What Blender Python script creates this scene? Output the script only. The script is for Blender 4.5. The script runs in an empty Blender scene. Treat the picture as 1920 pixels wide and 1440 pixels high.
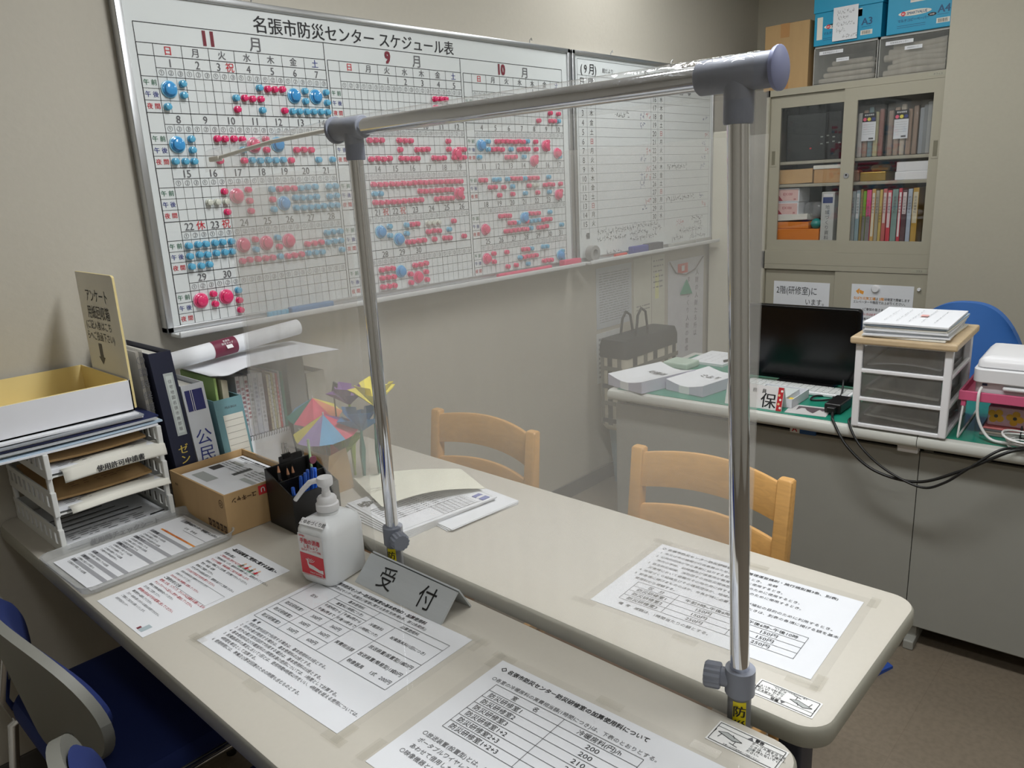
import bpy, math, random
import numpy as np
from mathutils import Matrix, Vector
rnd = random.Random(7)
SC = bpy.context.scene
COL = SC.collection
PI = math.pi

# ------------------------------------------------------------------ camera, world, lights, exposure
cam = bpy.data.cameras.new('camera')
cam_o = bpy.data.objects.new('camera', cam); COL.objects.link(cam_o)
cam.sensor_fit = 'HORIZONTAL'; cam.sensor_width = 36.0
cam.lens = 36.0 * 1436.18 / 1920.0
cam.clip_start = 0.02
_y, _p, _r = 0.818376280, 0.255311626, -0.0494095278
_f = Vector((math.sin(_y)*math.cos(_p), math.cos(_y)*math.cos(_p), -math.sin(_p)))
_rt = _f.cross(Vector((0, 0, 1))).normalized(); _u = _rt.cross(_f)
_R = _rt*math.cos(_r) + _u*math.sin(_r); _U = -_rt*math.sin(_r) + _u*math.cos(_r)
cam_o.matrix_world = Matrix(((_R.x, _U.x, -_f.x, 0), (_R.y, _U.y, -_f.y, 0), (_R.z, _U.z, -_f.z, 1.445), (0, 0, 0, 1)))
SC.camera = cam_o

world = bpy.data.worlds.new('world'); SC.world = world; world.use_nodes = True
world.node_tree.nodes['Background'].inputs[0].default_value = (0.8, 0.85, 0.9, 1)
world.node_tree.nodes['Background'].inputs[1].default_value = 0.05

SC.view_settings.view_transform = 'Standard'
SC.view_settings.look = 'None'
SC.view_settings.gamma = 1.0
SC.view_settings.use_curve_mapping = False
SC.view_settings.exposure = 0.0

LAMPS = [  # ceiling fluorescent fixtures: centre x, y, length along x, length along y, watts
    (2.9, 1.25, 0.24, 1.20, 16.5),
    (1.15, 0.6, 0.24, 1.20, 36.0),
    (2.9, -1.2, 0.24, 1.20, 10.0),
    (-0.1, -1.2, 0.24, 1.20, 15.0),  # added lamp, out of view, to brighten the grey card sign
]
CEIL = 2.62
for lx, ly, sx, sy, w in LAMPS:
    l = bpy.data.lights.new('fluorescent_light', 'AREA'); l.shape = 'RECTANGLE'; l.size = sx; l.size_y = sy
    l.energy = w; l.color = (0.965, 0.985, 1.0)
    lo = bpy.data.objects.new('fluorescent_light', l); COL.objects.link(lo); lo.location = (lx, ly, CEIL - 0.085)

# ------------------------------------------------------------------ helpers
def lin(c):
    return tuple(((v/12.92) if v <= 0.04045 else ((v+0.055)/1.055)**2.4) for v in c)
def rgb(r, g, b): return lin((r/255, g/255, b/255)) + (1.0,)
MATS = {}
def mat(name, c, rough=0.5, metal=0.0, noise=0.06, scale=18.0, bump=0.0, trans=0.0, coat=0.0, sss=0.0, alpha=None, spec=0.5, emit=None, stretch=None):
    """procedural material: colour broken up a little by noise, optional bump"""
    if name in MATS: return MATS[name]
    m = bpy.data.materials.new(name); m.use_nodes = True
    nt = m.node_tree; b = nt.nodes['Principled BSDF']
    c = rgb(*c)
    b.inputs['Roughness'].default_value = rough; b.inputs['Metallic'].default_value = metal
    b.inputs['Specular IOR Level'].default_value = spec
    if trans: b.inputs['Transmission Weight'].default_value = trans
    if coat: b.inputs['Coat Weight'].default_value = coat; b.inputs['Coat Roughness'].default_value = 0.08
    if sss: b.inputs['Subsurface Weight'].default_value = sss; b.inputs['Subsurface Radius'].default_value = (0.02, 0.02, 0.02)
    if alpha is not None: b.inputs['Alpha'].default_value = alpha
    if emit: b.inputs['Emission Color'].default_value = c; b.inputs['Emission Strength'].default_value = emit
    if noise or bump:
        tc = nt.nodes.new('ShaderNodeTexCoord'); n = nt.nodes.new('ShaderNodeTexNoise'); n.inputs['Scale'].default_value = scale
        n.inputs['Detail'].default_value = 4
        if stretch:
            mp = nt.nodes.new('ShaderNodeMapping'); mp.inputs['Scale'].default_value = stretch
            nt.links.new(tc.outputs['Object'], mp.inputs['Vector']); nt.links.new(mp.outputs['Vector'], n.inputs['Vector'])
        else: nt.links.new(tc.outputs['Object'], n.inputs['Vector'])
        mx = nt.nodes.new('ShaderNodeMix'); mx.data_type = 'RGBA'
        mx.inputs['A'].default_value = tuple(max(0, v*(1-noise*1.6)) for v in c[:3]) + (1,)
        mx.inputs['B'].default_value = tuple(min(1, v*(1+noise*1.6)) for v in c[:3]) + (1,)
        nt.links.new(n.outputs['Fac'], mx.inputs['Factor']); nt.links.new(mx.outputs['Result'], b.inputs['Base Color'])
        if bump:
            bp = nt.nodes.new('ShaderNodeBump'); bp.inputs['Strength'].default_value = bump; bp.inputs['Distance'].default_value = 0.002
            nt.links.new(n.outputs['Fac'], bp.inputs['Height']); nt.links.new(bp.outputs['Normal'], b.inputs['Normal'])
    else: b.inputs['Base Color'].default_value = c
    MATS[name] = m
    return m

def film_mat(name, haze, tint, gloss_rough=0.06, streak=0.0, sheen=0.035, crease=0.0):
    """clear vinyl: mostly see-through, a little milky scatter, a sharp surface sheen"""
    if name in MATS: return MATS[name]
    m = bpy.data.materials.new(name); m.use_nodes = True; nt = m.node_tree; nt.nodes.clear()
    out = nt.nodes.new('ShaderNodeOutputMaterial')
    tr = nt.nodes.new('ShaderNodeBsdfTransparent'); tr.inputs[0].default_value = (0.985, 0.985, 0.985, 1)
    tl = nt.nodes.new('ShaderNodeBsdfTranslucent'); tl.inputs[0].default_value = rgb(*tint)
    df = nt.nodes.new('ShaderNodeBsdfDiffuse'); df.inputs[0].default_value = rgb(*tint)
    mm = nt.nodes.new('ShaderNodeMixShader'); mm.inputs[0].default_value = 0.5
    nt.links.new(tl.outputs[0], mm.inputs[1]); nt.links.new(df.outputs[0], mm.inputs[2])
    m1 = nt.nodes.new('ShaderNodeMixShader'); nt.links.new(tr.outputs[0], m1.inputs[1]); nt.links.new(mm.outputs[0], m1.inputs[2])
    tc = nt.nodes.new('ShaderNodeTexCoord'); mp = nt.nodes.new('ShaderNodeMapping'); mp.inputs['Scale'].default_value = (1, 6, 1.0)
    nz = nt.nodes.new('ShaderNodeTexNoise'); nz.inputs['Scale'].default_value = 4; nz.inputs['Detail'].default_value = 5
    nt.links.new(tc.outputs['Object'], mp.inputs[0]); nt.links.new(mp.outputs[0], nz.inputs['Vector'])
    mr = nt.nodes.new('ShaderNodeMapRange'); mr.inputs['From Min'].default_value = 0.3; mr.inputs['From Max'].default_value = 0.7
    mr.inputs['To Min'].default_value = max(0, haze - streak); mr.inputs['To Max'].default_value = min(1, haze + streak)
    nt.links.new(nz.outputs['Fac'], mr.inputs['Value']); nt.links.new(mr.outputs[0], m1.inputs[0])
    gl = nt.nodes.new('ShaderNodeBsdfGlossy'); gl.inputs['Roughness'].default_value = gloss_rough
    if crease:
        n2 = nt.nodes.new('ShaderNodeTexNoise'); n2.inputs['Scale'].default_value = 26; n2.inputs['Detail'].default_value = 3; n2.inputs['Distortion'].default_value = 1.5
        nt.links.new(tc.outputs['Object'], n2.inputs['Vector']); bp = nt.nodes.new('ShaderNodeBump'); bp.inputs['Strength'].default_value = crease; bp.inputs['Distance'].default_value = 0.01
        nt.links.new(n2.outputs['Fac'], bp.inputs['Height']); nt.links.new(bp.outputs['Normal'], gl.inputs['Normal'])
    lw = nt.nodes.new('ShaderNodeLayerWeight'); lw.inputs['Blend'].default_value = 0.5
    pw = nt.nodes.new('ShaderNodeMath'); pw.operation = 'POWER'; pw.inputs[1].default_value = 5.0; nt.links.new(lw.outputs['Facing'], pw.inputs[0])
    fr = nt.nodes.new('ShaderNodeMath'); fr.operation = 'MULTIPLY_ADD'; fr.inputs[1].default_value = 0.8; fr.inputs[2].default_value = sheen; nt.links.new(pw.outputs[0], fr.inputs[0])
    m2 = nt.nodes.new('ShaderNodeMixShader'); nt.links.new(fr.outputs[0], m2.inputs[0])
    nt.links.new(m1.outputs[0], m2.inputs[1]); nt.links.new(gl.outputs[0], m2.inputs[2])
    nt.links.new(m2.outputs[0], out.inputs[0])
    MATS[name] = m
    return m

V = Vector
_glyphs = {}
_tc = bpy.data.curves.new('lettering', 'FONT'); _tc.resolution_u = 2; _tc.fill_mode = 'FRONT'; _tc.dimensions = '2D'
_to = bpy.data.objects.new('lettering', _tc)
def glyphs(s, align, bold, sp=1.0):
    k = (s, align, bold, sp)
    if k not in _glyphs:
        _tc.body = s; _tc.align_x = {'C': 'CENTER', 'L': 'LEFT', 'R': 'RIGHT'}[align]; _tc.offset = 0.0; _tc.space_character = sp
        COL.objects.link(_to)
        dg = bpy.context.evaluated_depsgraph_get(); dg.update()
        me = bpy.data.meshes.new_from_object(_to.evaluated_get(dg), depsgraph=dg)
        COL.objects.unlink(_to)
        vs = [(v.co.x, v.co.y - 0.37, 0) for v in me.vertices]; fs = [tuple(p.vertices) for p in me.polygons]
        if bold > 0.004:                     # heavier lettering: the same outlines laid side by side
            b = bold*1.1; n = len(vs)
            sh = ((-b, 0), (b, 0)) if bold < .02 else ((-b, -b*.5), (b, -b*.5), (-b, b*.5), (b, b*.5))
            fs = [tuple(i+n*q for i in f) for q in range(len(sh)) for f in fs]
            vs = [(x+dx, y+dy, k_*.00009) for k_, (dx, dy) in enumerate(sh) for x, y, _ in vs]
        _glyphs[k] = (vs, fs)
        bpy.data.meshes.remove(me)
    return _glyphs[k]

class MB:
    """collects shapes into ONE mesh; each face carries a material slot"""
    def __init__(s, *mats):
        s.v = []; s.f = []; s.m = []; s.mats = list(mats); s.T = None
    def mi(s, m):
        if m is None: return 0
        if m not in s.mats: s.mats.append(m)
        return s.mats.index(m)
    def add(s, vs, fs, m=None):
        n = len(s.v); k = s.mi(m)
        if s.T is not None: vs = [tuple(s.T @ V(p)) for p in vs]
        s.v += [tuple(p) for p in vs]; s.f += [tuple(i+n for i in f) for f in fs]; s.m += [k]*len(fs)
        return s
    def box(s, a, b, m=None):
        x0, y0, z0 = (min(a[i], b[i]) for i in range(3)); x1, y1, z1 = (max(a[i], b[i]) for i in range(3))
        return s.add([(x0,y0,z0),(x1,y0,z0),(x1,y1,z0),(x0,y1,z0),(x0,y0,z1),(x1,y0,z1),(x1,y1,z1),(x0,y1,z1)],
                     [(3,2,1,0),(4,5,6,7),(0,1,5,4),(1,2,6,5),(2,3,7,6),(3,0,4,7)], m)
    def quad(s, a, b, c, d, m=None): return s.add([a, b, c, d], [(0,1,2,3)], m)
    def loft(s, rings, m=None, cap0=True, cap1=True, closed=True):
        n = len(rings[0]); vs = [p for r in rings for p in r]; fs = []
        for i in range(len(rings)-1):
            for j in range(n if closed else n-1):
                a = i*n+j; b = i*n+(j+1)%n
                fs.append((a, b, b+n, a+n))
        if cap0: fs.append(tuple(reversed(range(n))))
        if cap1: fs.append(tuple(range((len(rings)-1)*n, len(rings)*n)))
        return s.add(vs, fs, m)
    def rr(s, cx, cy, w, h, r, prof, m=None, n=5, cap0=True, cap1=True):
        """stack of rounded rectangles: prof = [(inset, z), ...]"""
        return s.loft([rrect(cx, cy, w-2*i, h-2*i, max(r-i, 0.0005), z, n) for i, z in prof], m, cap0, cap1)
    def rbox(s, a, b, e=0.003, m=None, n=3):
        """box with softened edges"""
        x0, y0, z0 = (min(a[i], b[i]) for i in range(3)); x1, y1, z1 = (max(a[i], b[i]) for i in range(3))
        e = min(e, (x1-x0)*.45, (y1-y0)*.45, (z1-z0)*.45)
        return s.rr((x0+x1)/2, (y0+y1)/2, x1-x0, y1-y0, e, [(e, z0), (e*.3, z0+e*.3), (0, z0+e), (0, z1-e), (e*.3, z1-e*.3), (e, z1)], m, n)
    def lathe(s, prof, c=(0,0,0), axis='Z', n=20, m=None, cap0=True, cap1=True):
        """prof = [(radius, height), ...] round an axis through c"""
        rings = []
        for r, h in prof:
            ring = []
            for i in range(n):
                a = 2*PI*i/n; p, q = r*math.cos(a), r*math.sin(a)
                ring.append({'Z': (c[0]+p, c[1]+q, c[2]+h), 'Y': (c[0]+q, c[1]+h, c[2]+p), 'X': (c[0]+h, c[1]+p, c[2]+q)}[axis])
            rings.append(ring)
        return s.loft(rings, m, cap0, cap1)
    def tube(s, pts, r, m=None, n=10, caps=True, flat=1.0):
        pts = [V(p) for p in pts]; rings = []; nrm = None
        for i, p in enumerate(pts):
            t = (pts[min(i+1, len(pts)-1)] - pts[max(i-1, 0)]).normalized()
            if nrm is None:
                nrm = t.cross(V((0, 0, 1)))
                if nrm.length < 1e-3: nrm = t.cross(V((1, 0, 0)))
                nrm.normalize()
            else:
                nrm = (nrm - t*nrm.dot(t)).normalized()
            bn = t.cross(nrm); rr_ = r[i] if isinstance(r, (list, tuple)) else r
            rings.append([tuple(p + nrm*(rr_*math.cos(2*PI*j/n)) + bn*(rr_*flat*math.sin(2*PI*j/n))) for j in range(n)])
        return s.loft(rings, m, caps, caps)
    def grid(s, fn, nu, nv, m=None):
        vs = [tuple(fn(i/nu, j/nv)) for i in range(nu+1) for j in range(nv+1)]
        fs = [(i*(nv+1)+j, (i+1)*(nv+1)+j, (i+1)*(nv+1)+j+1, i*(nv+1)+j+1) for i in range(nu) for j in range(nv)]
        return s.add(vs, fs, m)
    def text(s, t, o, u, v, size, m=None, align='C', bold=0.0, sx=1.0, sp=1.0):
        g, fs = glyphs(t, align, bold, sp); o, u, v = V(o), V(u), V(v)
        n = u.cross(v); return s.add([tuple(o + u*(x*size*sx) + v*(y*size) + n*d) for x, y, d in g], fs, m)
    def line(s, a, b, up, w, m=None):
        """flat stroke from a to b lying in the plane whose normal is up"""
        a, b = V(a), V(b); d = (b-a)
        if d.length < 1e-9: return s
        d.normalize(); e = V(up).cross(d).normalized()*(w/2)
        return s.quad(tuple(a-e), tuple(b-e), tuple(b+e), tuple(a+e), m)
    def build(s, name, parent=None, loc=(0,0,0), smooth=None, bevel=None, solid=None):
        me = bpy.data.meshes.new(name)
        L = V(loc)
        me.from_pydata([(p[0]-L.x, p[1]-L.y, p[2]-L.z) for p in s.v], [], s.f)
        for m_ in s.mats: me.materials.append(m_)
        me.polygons.foreach_set('material_index', s.m)
        if smooth:
            me.polygons.foreach_set('use_smooth', [True]*len(s.f)); me.set_sharp_from_angle(angle=math.radians(smooth))
        me.update()
        o = bpy.data.objects.new(name, me); COL.objects.link(o); o.location = L
        if parent is not None:
            o.parent = parent; o.matrix_parent_inverse = Matrix.Translation(-V(base_of(parent)))
        if bevel:
            md = o.modifiers.new('Bevel', 'BEVEL'); md.width = bevel; md.segments = 2; md.limit_method = 'ANGLE'; md.angle_limit = math.radians(40)
        if solid:
            md = o.modifiers.new('Solidify', 'SOLIDIFY'); md.thickness = solid; md.offset = 0
        return o
def base_of(o):
    b = V(o.location); p = o.parent
    return b if p is None else b      # parts are built in world coordinates under an unrotated base

def rrect(cx, cy, w, h, r, z, n=5):
    out = []
    for k, (sx, sy) in enumerate(((1,1),(-1,1),(-1,-1),(1,-1))):
        for i in range(n+1):
            a = PI/2*(k + i/n)
            out.append((cx + sx*(w/2-r) + r*math.cos(a), cy + sy*(h/2-r) + r*math.sin(a), z))
    return out

def tag(o, label, cat, group=None, kind=None):
    o['label'] = label; o['category'] = cat
    if group: o['group'] = group
    if kind: o['kind'] = kind
    return o
def thing(name, label, cat, loc=(0,0,0), group=None):
    o = bpy.data.objects.new(name, None); COL.objects.link(o); o.location = loc; o.empty_display_size = 0.05
    return tag(o, label, cat, group)
def struct(name, mb, **k):
    o = mb.build(name, **k); o['kind'] = 'structure'; return o
def copy_tree(root, loc, label=None, group=None):
    r = root.copy(); COL.objects.link(r); r.location = loc
    if label: r['label'] = label
    if group: r['group'] = group
    for ch in list(root.children):
        c = ch.copy(); COL.objects.link(c); c.parent = r
        for g in list(ch.children):
            d = g.copy(); COL.objects.link(d); d.parent = c
    return r
X, Y, Z = V((1,0,0)), V((0,1,0)), V((0,0,1))

# ------------------------------------------------------------------ common materials
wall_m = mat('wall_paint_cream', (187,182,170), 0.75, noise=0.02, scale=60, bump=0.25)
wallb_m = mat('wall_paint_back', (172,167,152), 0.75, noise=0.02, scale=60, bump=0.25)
ceil_m = mat('ceiling_board', (225,224,218), 0.9, noise=0.05, scale=80)
base_m = mat('baseboard_vinyl', (84,82,80), 0.6, noise=0.05)
ink = mat('black_ink', (28,28,32), 0.6, noise=0.0)
ink2 = mat('grey_ink', (95,95,98), 0.6, noise=0.0)
ink3 = mat('faded_ink', (130,130,132), 0.6, noise=0.0)
red = mat('red_ink', (190,30,45), 0.6, noise=0.0)
green = mat('green_ink', (50,105,80), 0.6, noise=0.0)
blue = mat('blue_ink', (45,55,130), 0.6, noise=0.0)
paper = mat('white_paper', (226,228,232), 0.85, noise=0.012, scale=9)
paper2 = mat('offwhite_paper', (224,222,212), 0.85, noise=0.02, scale=9)
kraft = mat('kraft_paper', (196,160,112), 0.85, noise=0.05, scale=30)
alu = mat('aluminium_frame', (190,192,194), 0.35, 0.9, noise=0.03)
board_m = mat('whiteboard_enamel', (214,219,219), 0.28, noise=0.01)
chrome = mat('chrome', (228,230,235), 0.07, 1.0, noise=0.01, scale=30)
greyp = mat('grey_plastic', (136,141,154), 0.42, noise=0.03)
black = mat('black_plastic', (22,21,22), 0.35, noise=0.04)
white_p = mat('white_plastic', (232,232,234), 0.35, noise=0.015)
clear_pl = film_mat('clear_vinyl_cover', 0.02, (240,240,238), 0.03, 0.01, sheen=.025)

# ------------------------------------------------------------------ room shell
YW = 2.12; XB = 4.45
m = MB(wall_m); m.box((-1.7, YW, 0), (XB+0.1, YW+0.1, CEIL)); struct('wall_board_side', m)
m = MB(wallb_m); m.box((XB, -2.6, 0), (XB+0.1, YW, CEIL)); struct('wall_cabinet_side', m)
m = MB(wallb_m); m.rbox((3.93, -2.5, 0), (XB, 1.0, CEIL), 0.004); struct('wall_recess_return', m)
m = MB(wall_m); m.box((-1.8, -2.6, 0), (-1.7, YW+0.1, CEIL)); struct('wall_entrance_side', m)
m = MB(wall_m); m.box((-1.7, -2.6, 0), (XB+0.1, -2.5, CEIL)); struct('wall_rear', m)
m = MB(ceil_m); m.box((-1.8, -2.6, CEIL), (XB+0.1, YW+0.1, CEIL+0.1)); struct('ceiling', m)
def floor_mat():
    m = bpy.data.materials.new('vinyl_floor'); m.use_nodes = True; nt = m.node_tree; b = nt.nodes['Principled BSDF']
    tc = nt.nodes.new('ShaderNodeTexCoord')
    br = nt.nodes.new('ShaderNodeTexBrick'); br.offset = 0; br.inputs['Scale'].default_value = 1.0
    br.inputs['Brick Width'].default_value = 0.45; br.inputs['Row Height'].default_value = 0.45; br.inputs['Mortar Size'].default_value = 0.0012
    br.inputs['Color1'].default_value = rgb(126,115,100); br.inputs['Color2'].default_value = rgb(122,111,96); br.inputs['Mortar'].default_value = rgb(118,106,92)
    nz = nt.nodes.new('ShaderNodeTexNoise'); nz.inputs['Scale'].default_value = 70; nz.inputs['Detail'].default_value = 6
    mx = nt.nodes.new('ShaderNodeMix'); mx.data_type = 'RGBA'; mx.blend_type = 'MULTIPLY'; mx.inputs['Factor'].default_value = 0.35
    cr = nt.nodes.new('ShaderNodeValToRGB'); cr.color_ramp.elements[0].position = 0.35; cr.color_ramp.elements[0].color = (0.62,0.6,0.58,1); cr.color_ramp.elements[1].position = 0.6
    nt.links.new(tc.outputs['Object'], br.inputs['Vector']); nt.links.new(tc.outputs['Object'], nz.inputs['Vector'])
    nt.links.new(nz.outputs['Fac'], cr.inputs[0]); nt.links.new(br.outputs['Color'], mx.inputs['A']); nt.links.new(cr.outputs[0], mx.inputs['B'])
    nt.links.new(mx.outputs['Result'], b.inputs['Base Color']); b.inputs['Roughness'].default_value = 0.32
    return m
m = MB(floor_mat()); m.box((-1.8, -2.6, -0.1), (XB+0.1, YW+0.1, 0)); struct('floor', m)
m = MB(base_m); m.rbox((-1.7, YW-0.008, 0), (XB, YW, 0.075), 0.002); struct('baseboard_board_side', m)
m = MB(base_m); m.rbox((XB-0.008, 1.0, 0), (XB, YW-0.01, 0.075), 0.002); struct('baseboard_cabinet_side', m)
lamp_white = mat('lamp_housing', (235,235,232), 0.5, noise=0.01)
tube_m = mat('lit_tube', (255,252,244), 0.5, noise=0.0, emit=6.0)
for i, (lx, ly, sx, sy, w) in enumerate(LAMPS):
    t = thing('ceiling_light', ['white ceiling fluorescent fixture above the back desk', 'white ceiling fluorescent fixture above the two long tables',
        'white ceiling fluorescent fixture behind the back desk end', 'white ceiling fluorescent fixture by the entrance'][i], 'light', (lx, ly, CEIL), 'ceiling fluorescent fixtures')
    h = MB(lamp_white); h.rbox((lx-sx/2-.02, ly-sy/2-.03, CEIL-0.06), (lx+sx/2+.02, ly+sy/2+.03, CEIL-0.001), 0.006); h.build('housing', t)
    for dx in (-.06, .06):
        b = MB(tube_m); b.lathe([(.013, -sy/2), (.013, sy/2)], (lx+dx, ly, CEIL-.075), 'Y', 12); b.build('tube', t, smooth=40)

# ------------------------------------------------------------------ the two long folding tables
top_m = mat('table_laminate', (194,189,178), 0.38, noise=0.015, scale=120)
edge_m = mat('table_edge_rubber', (160,158,146), 0.6, noise=0.03)
navy_m = mat('navy_metal', (48,50,62), 0.45, noise=0.04)
def folding_table(label, x0, x1, y0, y1):
    z1 = 0.71
    t = thing('folding_table', label, 'table', ((x0+x1)/2, (y0+y1)/2, 0), 'long folding tables')
    cx, cy, w, h = (x0+x1)/2, (y0+y1)/2, x1-x0, y1-y0
    a = MB(top_m); a.rr(cx, cy, w, h, 0.045, [(0.006, z1-.004), (0.004, z1-.001), (0.010, z1)], n=8); a.build('tabletop', t, smooth=30)
    a = MB(edge_m); a.rr(cx, cy, w, h, 0.045, [(0.012, z1-.036), (0.002, z1-.034), (0, z1-.028), (0, z1-.006), (0.004, z1-.0012), (0.008, z1-.004)], n=8); a.build('edge_band', t, smooth=40)
    for ye in (y0+.12, y1-.12):
        a = MB(navy_m); a.rbox((cx-.03, ye-.02, 0.03), (cx+.03, ye+.02, z1-.036), 0.006)
        a.rbox((x0+.03, ye-.022, 0.012), (x1-.03, ye+.022, 0.04), 0.008)
        a.rbox((x0+.04, ye-.02, z1-.06), (x1-.04, ye+.02, z1-.036), 0.004)
        l = a.build('leg', t, smooth=35)
        for xe in (x0+.05, x1-.05):
            c = MB(black); c.lathe([(.018, 0), (.02, .004), (.018, .013)], (xe, ye, 0), 'Z', 12); c.build('foot_pad', l, smooth=40)
    a = MB(navy_m); a.rbox((cx-.015, y0+.13, z1-.075), (cx+.015, y1-.13, z1-.05), .004); a.build('stretcher', t)
    a = MB(mat('shelf_wire', (150,150,152), .4, .8)); 
    for k in range(4): a.tube([(x0+.1+k*.06, y0+.16, z1-.14), (x0+.1+k*.06, y1-.16, z1-.14)], .004, n=6)
    for yy in (y0+.18, cy, y1-.18): a.tube([(x0+.08, yy, z1-.14), (x0+.30, yy, z1-.14)], .004, n=6); a.tube([(x0+.1, yy, z1-.14), (x0+.1, yy, z1-.036)], .004, n=6); a.tube([(x0+.28, yy, z1-.14), (x0+.28, yy, z1-.036)], .004, n=6)
    a.build('under_shelf', t, smooth=40)
    return t
folding_table('pale long folding table nearest the blue seats, under the trays and fee sheets', 0.395, 0.862, 0.310, 2.112)
folding_table('pale long folding table behind the vinyl screen, beside the wooden chairs', 0.900, 1.340, 0.305, 2.112)

# ------------------------------------------------------------------ whiteboards
def clip_hook(m, x, y, z):
    m.tube([(x, y, z-.012), (x, y-.004, z+.012), (x+.006, y-.008, z+.02), (x+.012, y-.004, z+.012)], .0018, alu, n=6)
def whiteboard(name, label, x0, x1, z0, z1, trayx, hooks):
    yb = 2.085
    t = thing(name, label, 'whiteboard', ((x0+x1)/2, YW, (z0+z1)/2))
    a = MB(board_m); a.box((x0+.012, yb+.004, z0+.012), (x1-.012, yb+.02, z1-.012))
    fr = MB(alu)
    for (p, q) in (((x0, yb-.004, z0), (x0+.02, YW-.004, z1)), ((x1-.02, yb-.004, z0), (x1, YW-.004, z1)), ((x0, yb-.004, z1-.018), (x1, YW-.004, z1)), ((x0, yb-.004, z0), (x1, YW-.004, z0+.018))):
        fr.rbox(p, q, .003)
    f = fr.build('frame', t, smooth=30)
    tr = MB(mat('pen_tray', (214,216,217), .4, .2)); 
    tr.rbox((trayx[0], yb-.062, z0-.008), (trayx[1], yb-.004, z0+.002), .004)
    tr.rbox((trayx[0], yb-.066, z0-.006), (trayx[1], yb-.058, z0+.010), .003)
    tr.build('pen_tray', t, smooth=30)
    for hx in hooks:
        hk = MB(alu); clip_hook(hk, hx, yb+.01, z1); hk.build('hanger', t, smooth=40)
    return t, a
SCH, sa = whiteboard('schedule_whiteboard', 'large white schedule board with three calendar months and coloured magnets', 0.869, 2.672, 1.095, 1.967, (0.875, 2.66), (1.25, 2.43))
yb = 2.0885
GL = [0.910, 1.481, 2.055]; DW = 0.0743; LW = 0.042; GT = 1.884; T0 = 1.836; T1 = 1.806; WK = 0.1388
def bp(x, z, d=0): return (x, yb-.0004-d, z)
def hl(x0, x1, z, w): sa.quad(bp(x0, z-w/2), bp(x1, z-w/2), bp(x1, z+w/2), bp(x0, z+w/2), ink)
def vl(x, z0, z1, w, mm=None): sa.quad(bp(x-w/2, z0), bp(x+w/2, z0), bp(x+w/2, z1), bp(x-w/2, z1), mm or ink)
def wt(s, x, z, size, mm=None, align='C', bold=0.0, sx=1.0): sa.text(s, bp(x, z, .0003), X, Z, size, mm, align, bold, sx)
hl(GL[0], GL[2]+.562, GT, .0018); vl(GL[0], T0, GT, .0018)
wt('名張市防災センター スケジュール表', 1.63, 1.912, 0.0475, ink, bold=.012, sx=1.0)
first = [0, 2, 4]; ndays = [30, 30, 31]
months = [('11', .195, .315), ('9', .235, .34), ('10', .2, .315)]
holi = {(0, 3): '祝', (0, 22): '休', (0, 23): '祝', (1, 21): '祝', (1, 22): '祝'}
for k in range(3):
    x0 = GL[k]; xe = x0 + LW + 7*DW; zb = T1 - 5*WK
    for z in (T0, T1): hl(x0, xe, z, .0016)
    vl(x0, zb, T0, .0022); vl(xe, zb, GT if k < 2 else T0+.012, .0022)
    if k == 2: vl(xe, T0, GT, .0014)
    wt(months[k][0], x0+months[k][1], (GT+T0)/2+.002, .052, mat('maroon_ink', (120,35,50), .6, noise=0), bold=.05, sx=.85)
    wt('月', x0+months[k][2]+.02, (GT+T0)/2-.002, .042, ink2, bold=.01)
    for d in range(7):
        xd = x0+LW+d*DW
        vl(xd, zb, T0-.0, .0013)
        wt('日月火水木金土'[d], xd+DW/2, (T0+T1)/2, .024, [red, ink2, ink2, ink2, ink2, ink2, blue][d], bold=.012)
    for w in range(5):
        zt = T1 - w*WK
        hl(x0, xe, zt-WK, .0018)
        hl(x0+LW, xe, zt-.028, .0013); hl(x0, xe, zt-.050, .0013); hl(x0, xe, zt-.079, .001); hl(x0, xe, zt-.108, .001)
        for j, (s, mm) in enumerate((('午 前', green), ('午 後', blue), ('夜 間', red))):
            wt(s, x0+LW/2, zt-.050-.029*(j+.5), .0155, mm, bold=.01)
        for d in range(7):
            xd = x0+LW+d*DW; n = w*7+d+1-first[k]
            for c in range(3):
                if c: vl(xd+c*DW/3, zt-WK, zt-.028, .0007)
                wt('①②③'[c], xd+(c+.5)*DW/3, zt-.039, .0165, ink2)
            if 1 <= n <= ndays[k]:
                h = holi.get((k, n))
                wt(str(n), xd+DW*(.32 if h else .52), zt-.0145, .0285, ink2, bold=.012, sx=.92)
                if h: wt(h, xd+DW*.76, zt-.0145, .026, red, bold=.006)
sa.build('surface', SCH)

pinkm = mat('magnet_pink', (222,52,108), .25, noise=.03, coat=.4)
bluem = mat('magnet_blue', (92,170,205), .25, noise=.03, coat=.4)
bluebm = mat('magnet_blue_large', (66,150,210), .2, noise=.03, coat=.6)
whitem = mat('magnet_clear', (205,208,196), .3, noise=.02, coat=.4)
rim_p = mat('magnet_pink_rim', (235,120,160), .2, noise=.02, coat=.6)
rim_b = mat('magnet_blue_rim', (120,190,225), .2, noise=.02, coat=.6)
def small_mag(mm):
    a = MB(mm); a.lathe([(.0092, 0), (.0092, -.003), (.0072, -.0045), (.0072, -.009), (.0084, -.0105), (.0084, -.0135), (.0072, -.0145)], (0,0,0), 'Y', 16)
    me = a.build('small_magnet', smooth=50); d = me.data; bpy.data.objects.remove(me); return d
small_data = {'p': small_mag(pinkm), 'b': small_mag(bluem), 'w': small_mag(whitem)}
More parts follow.
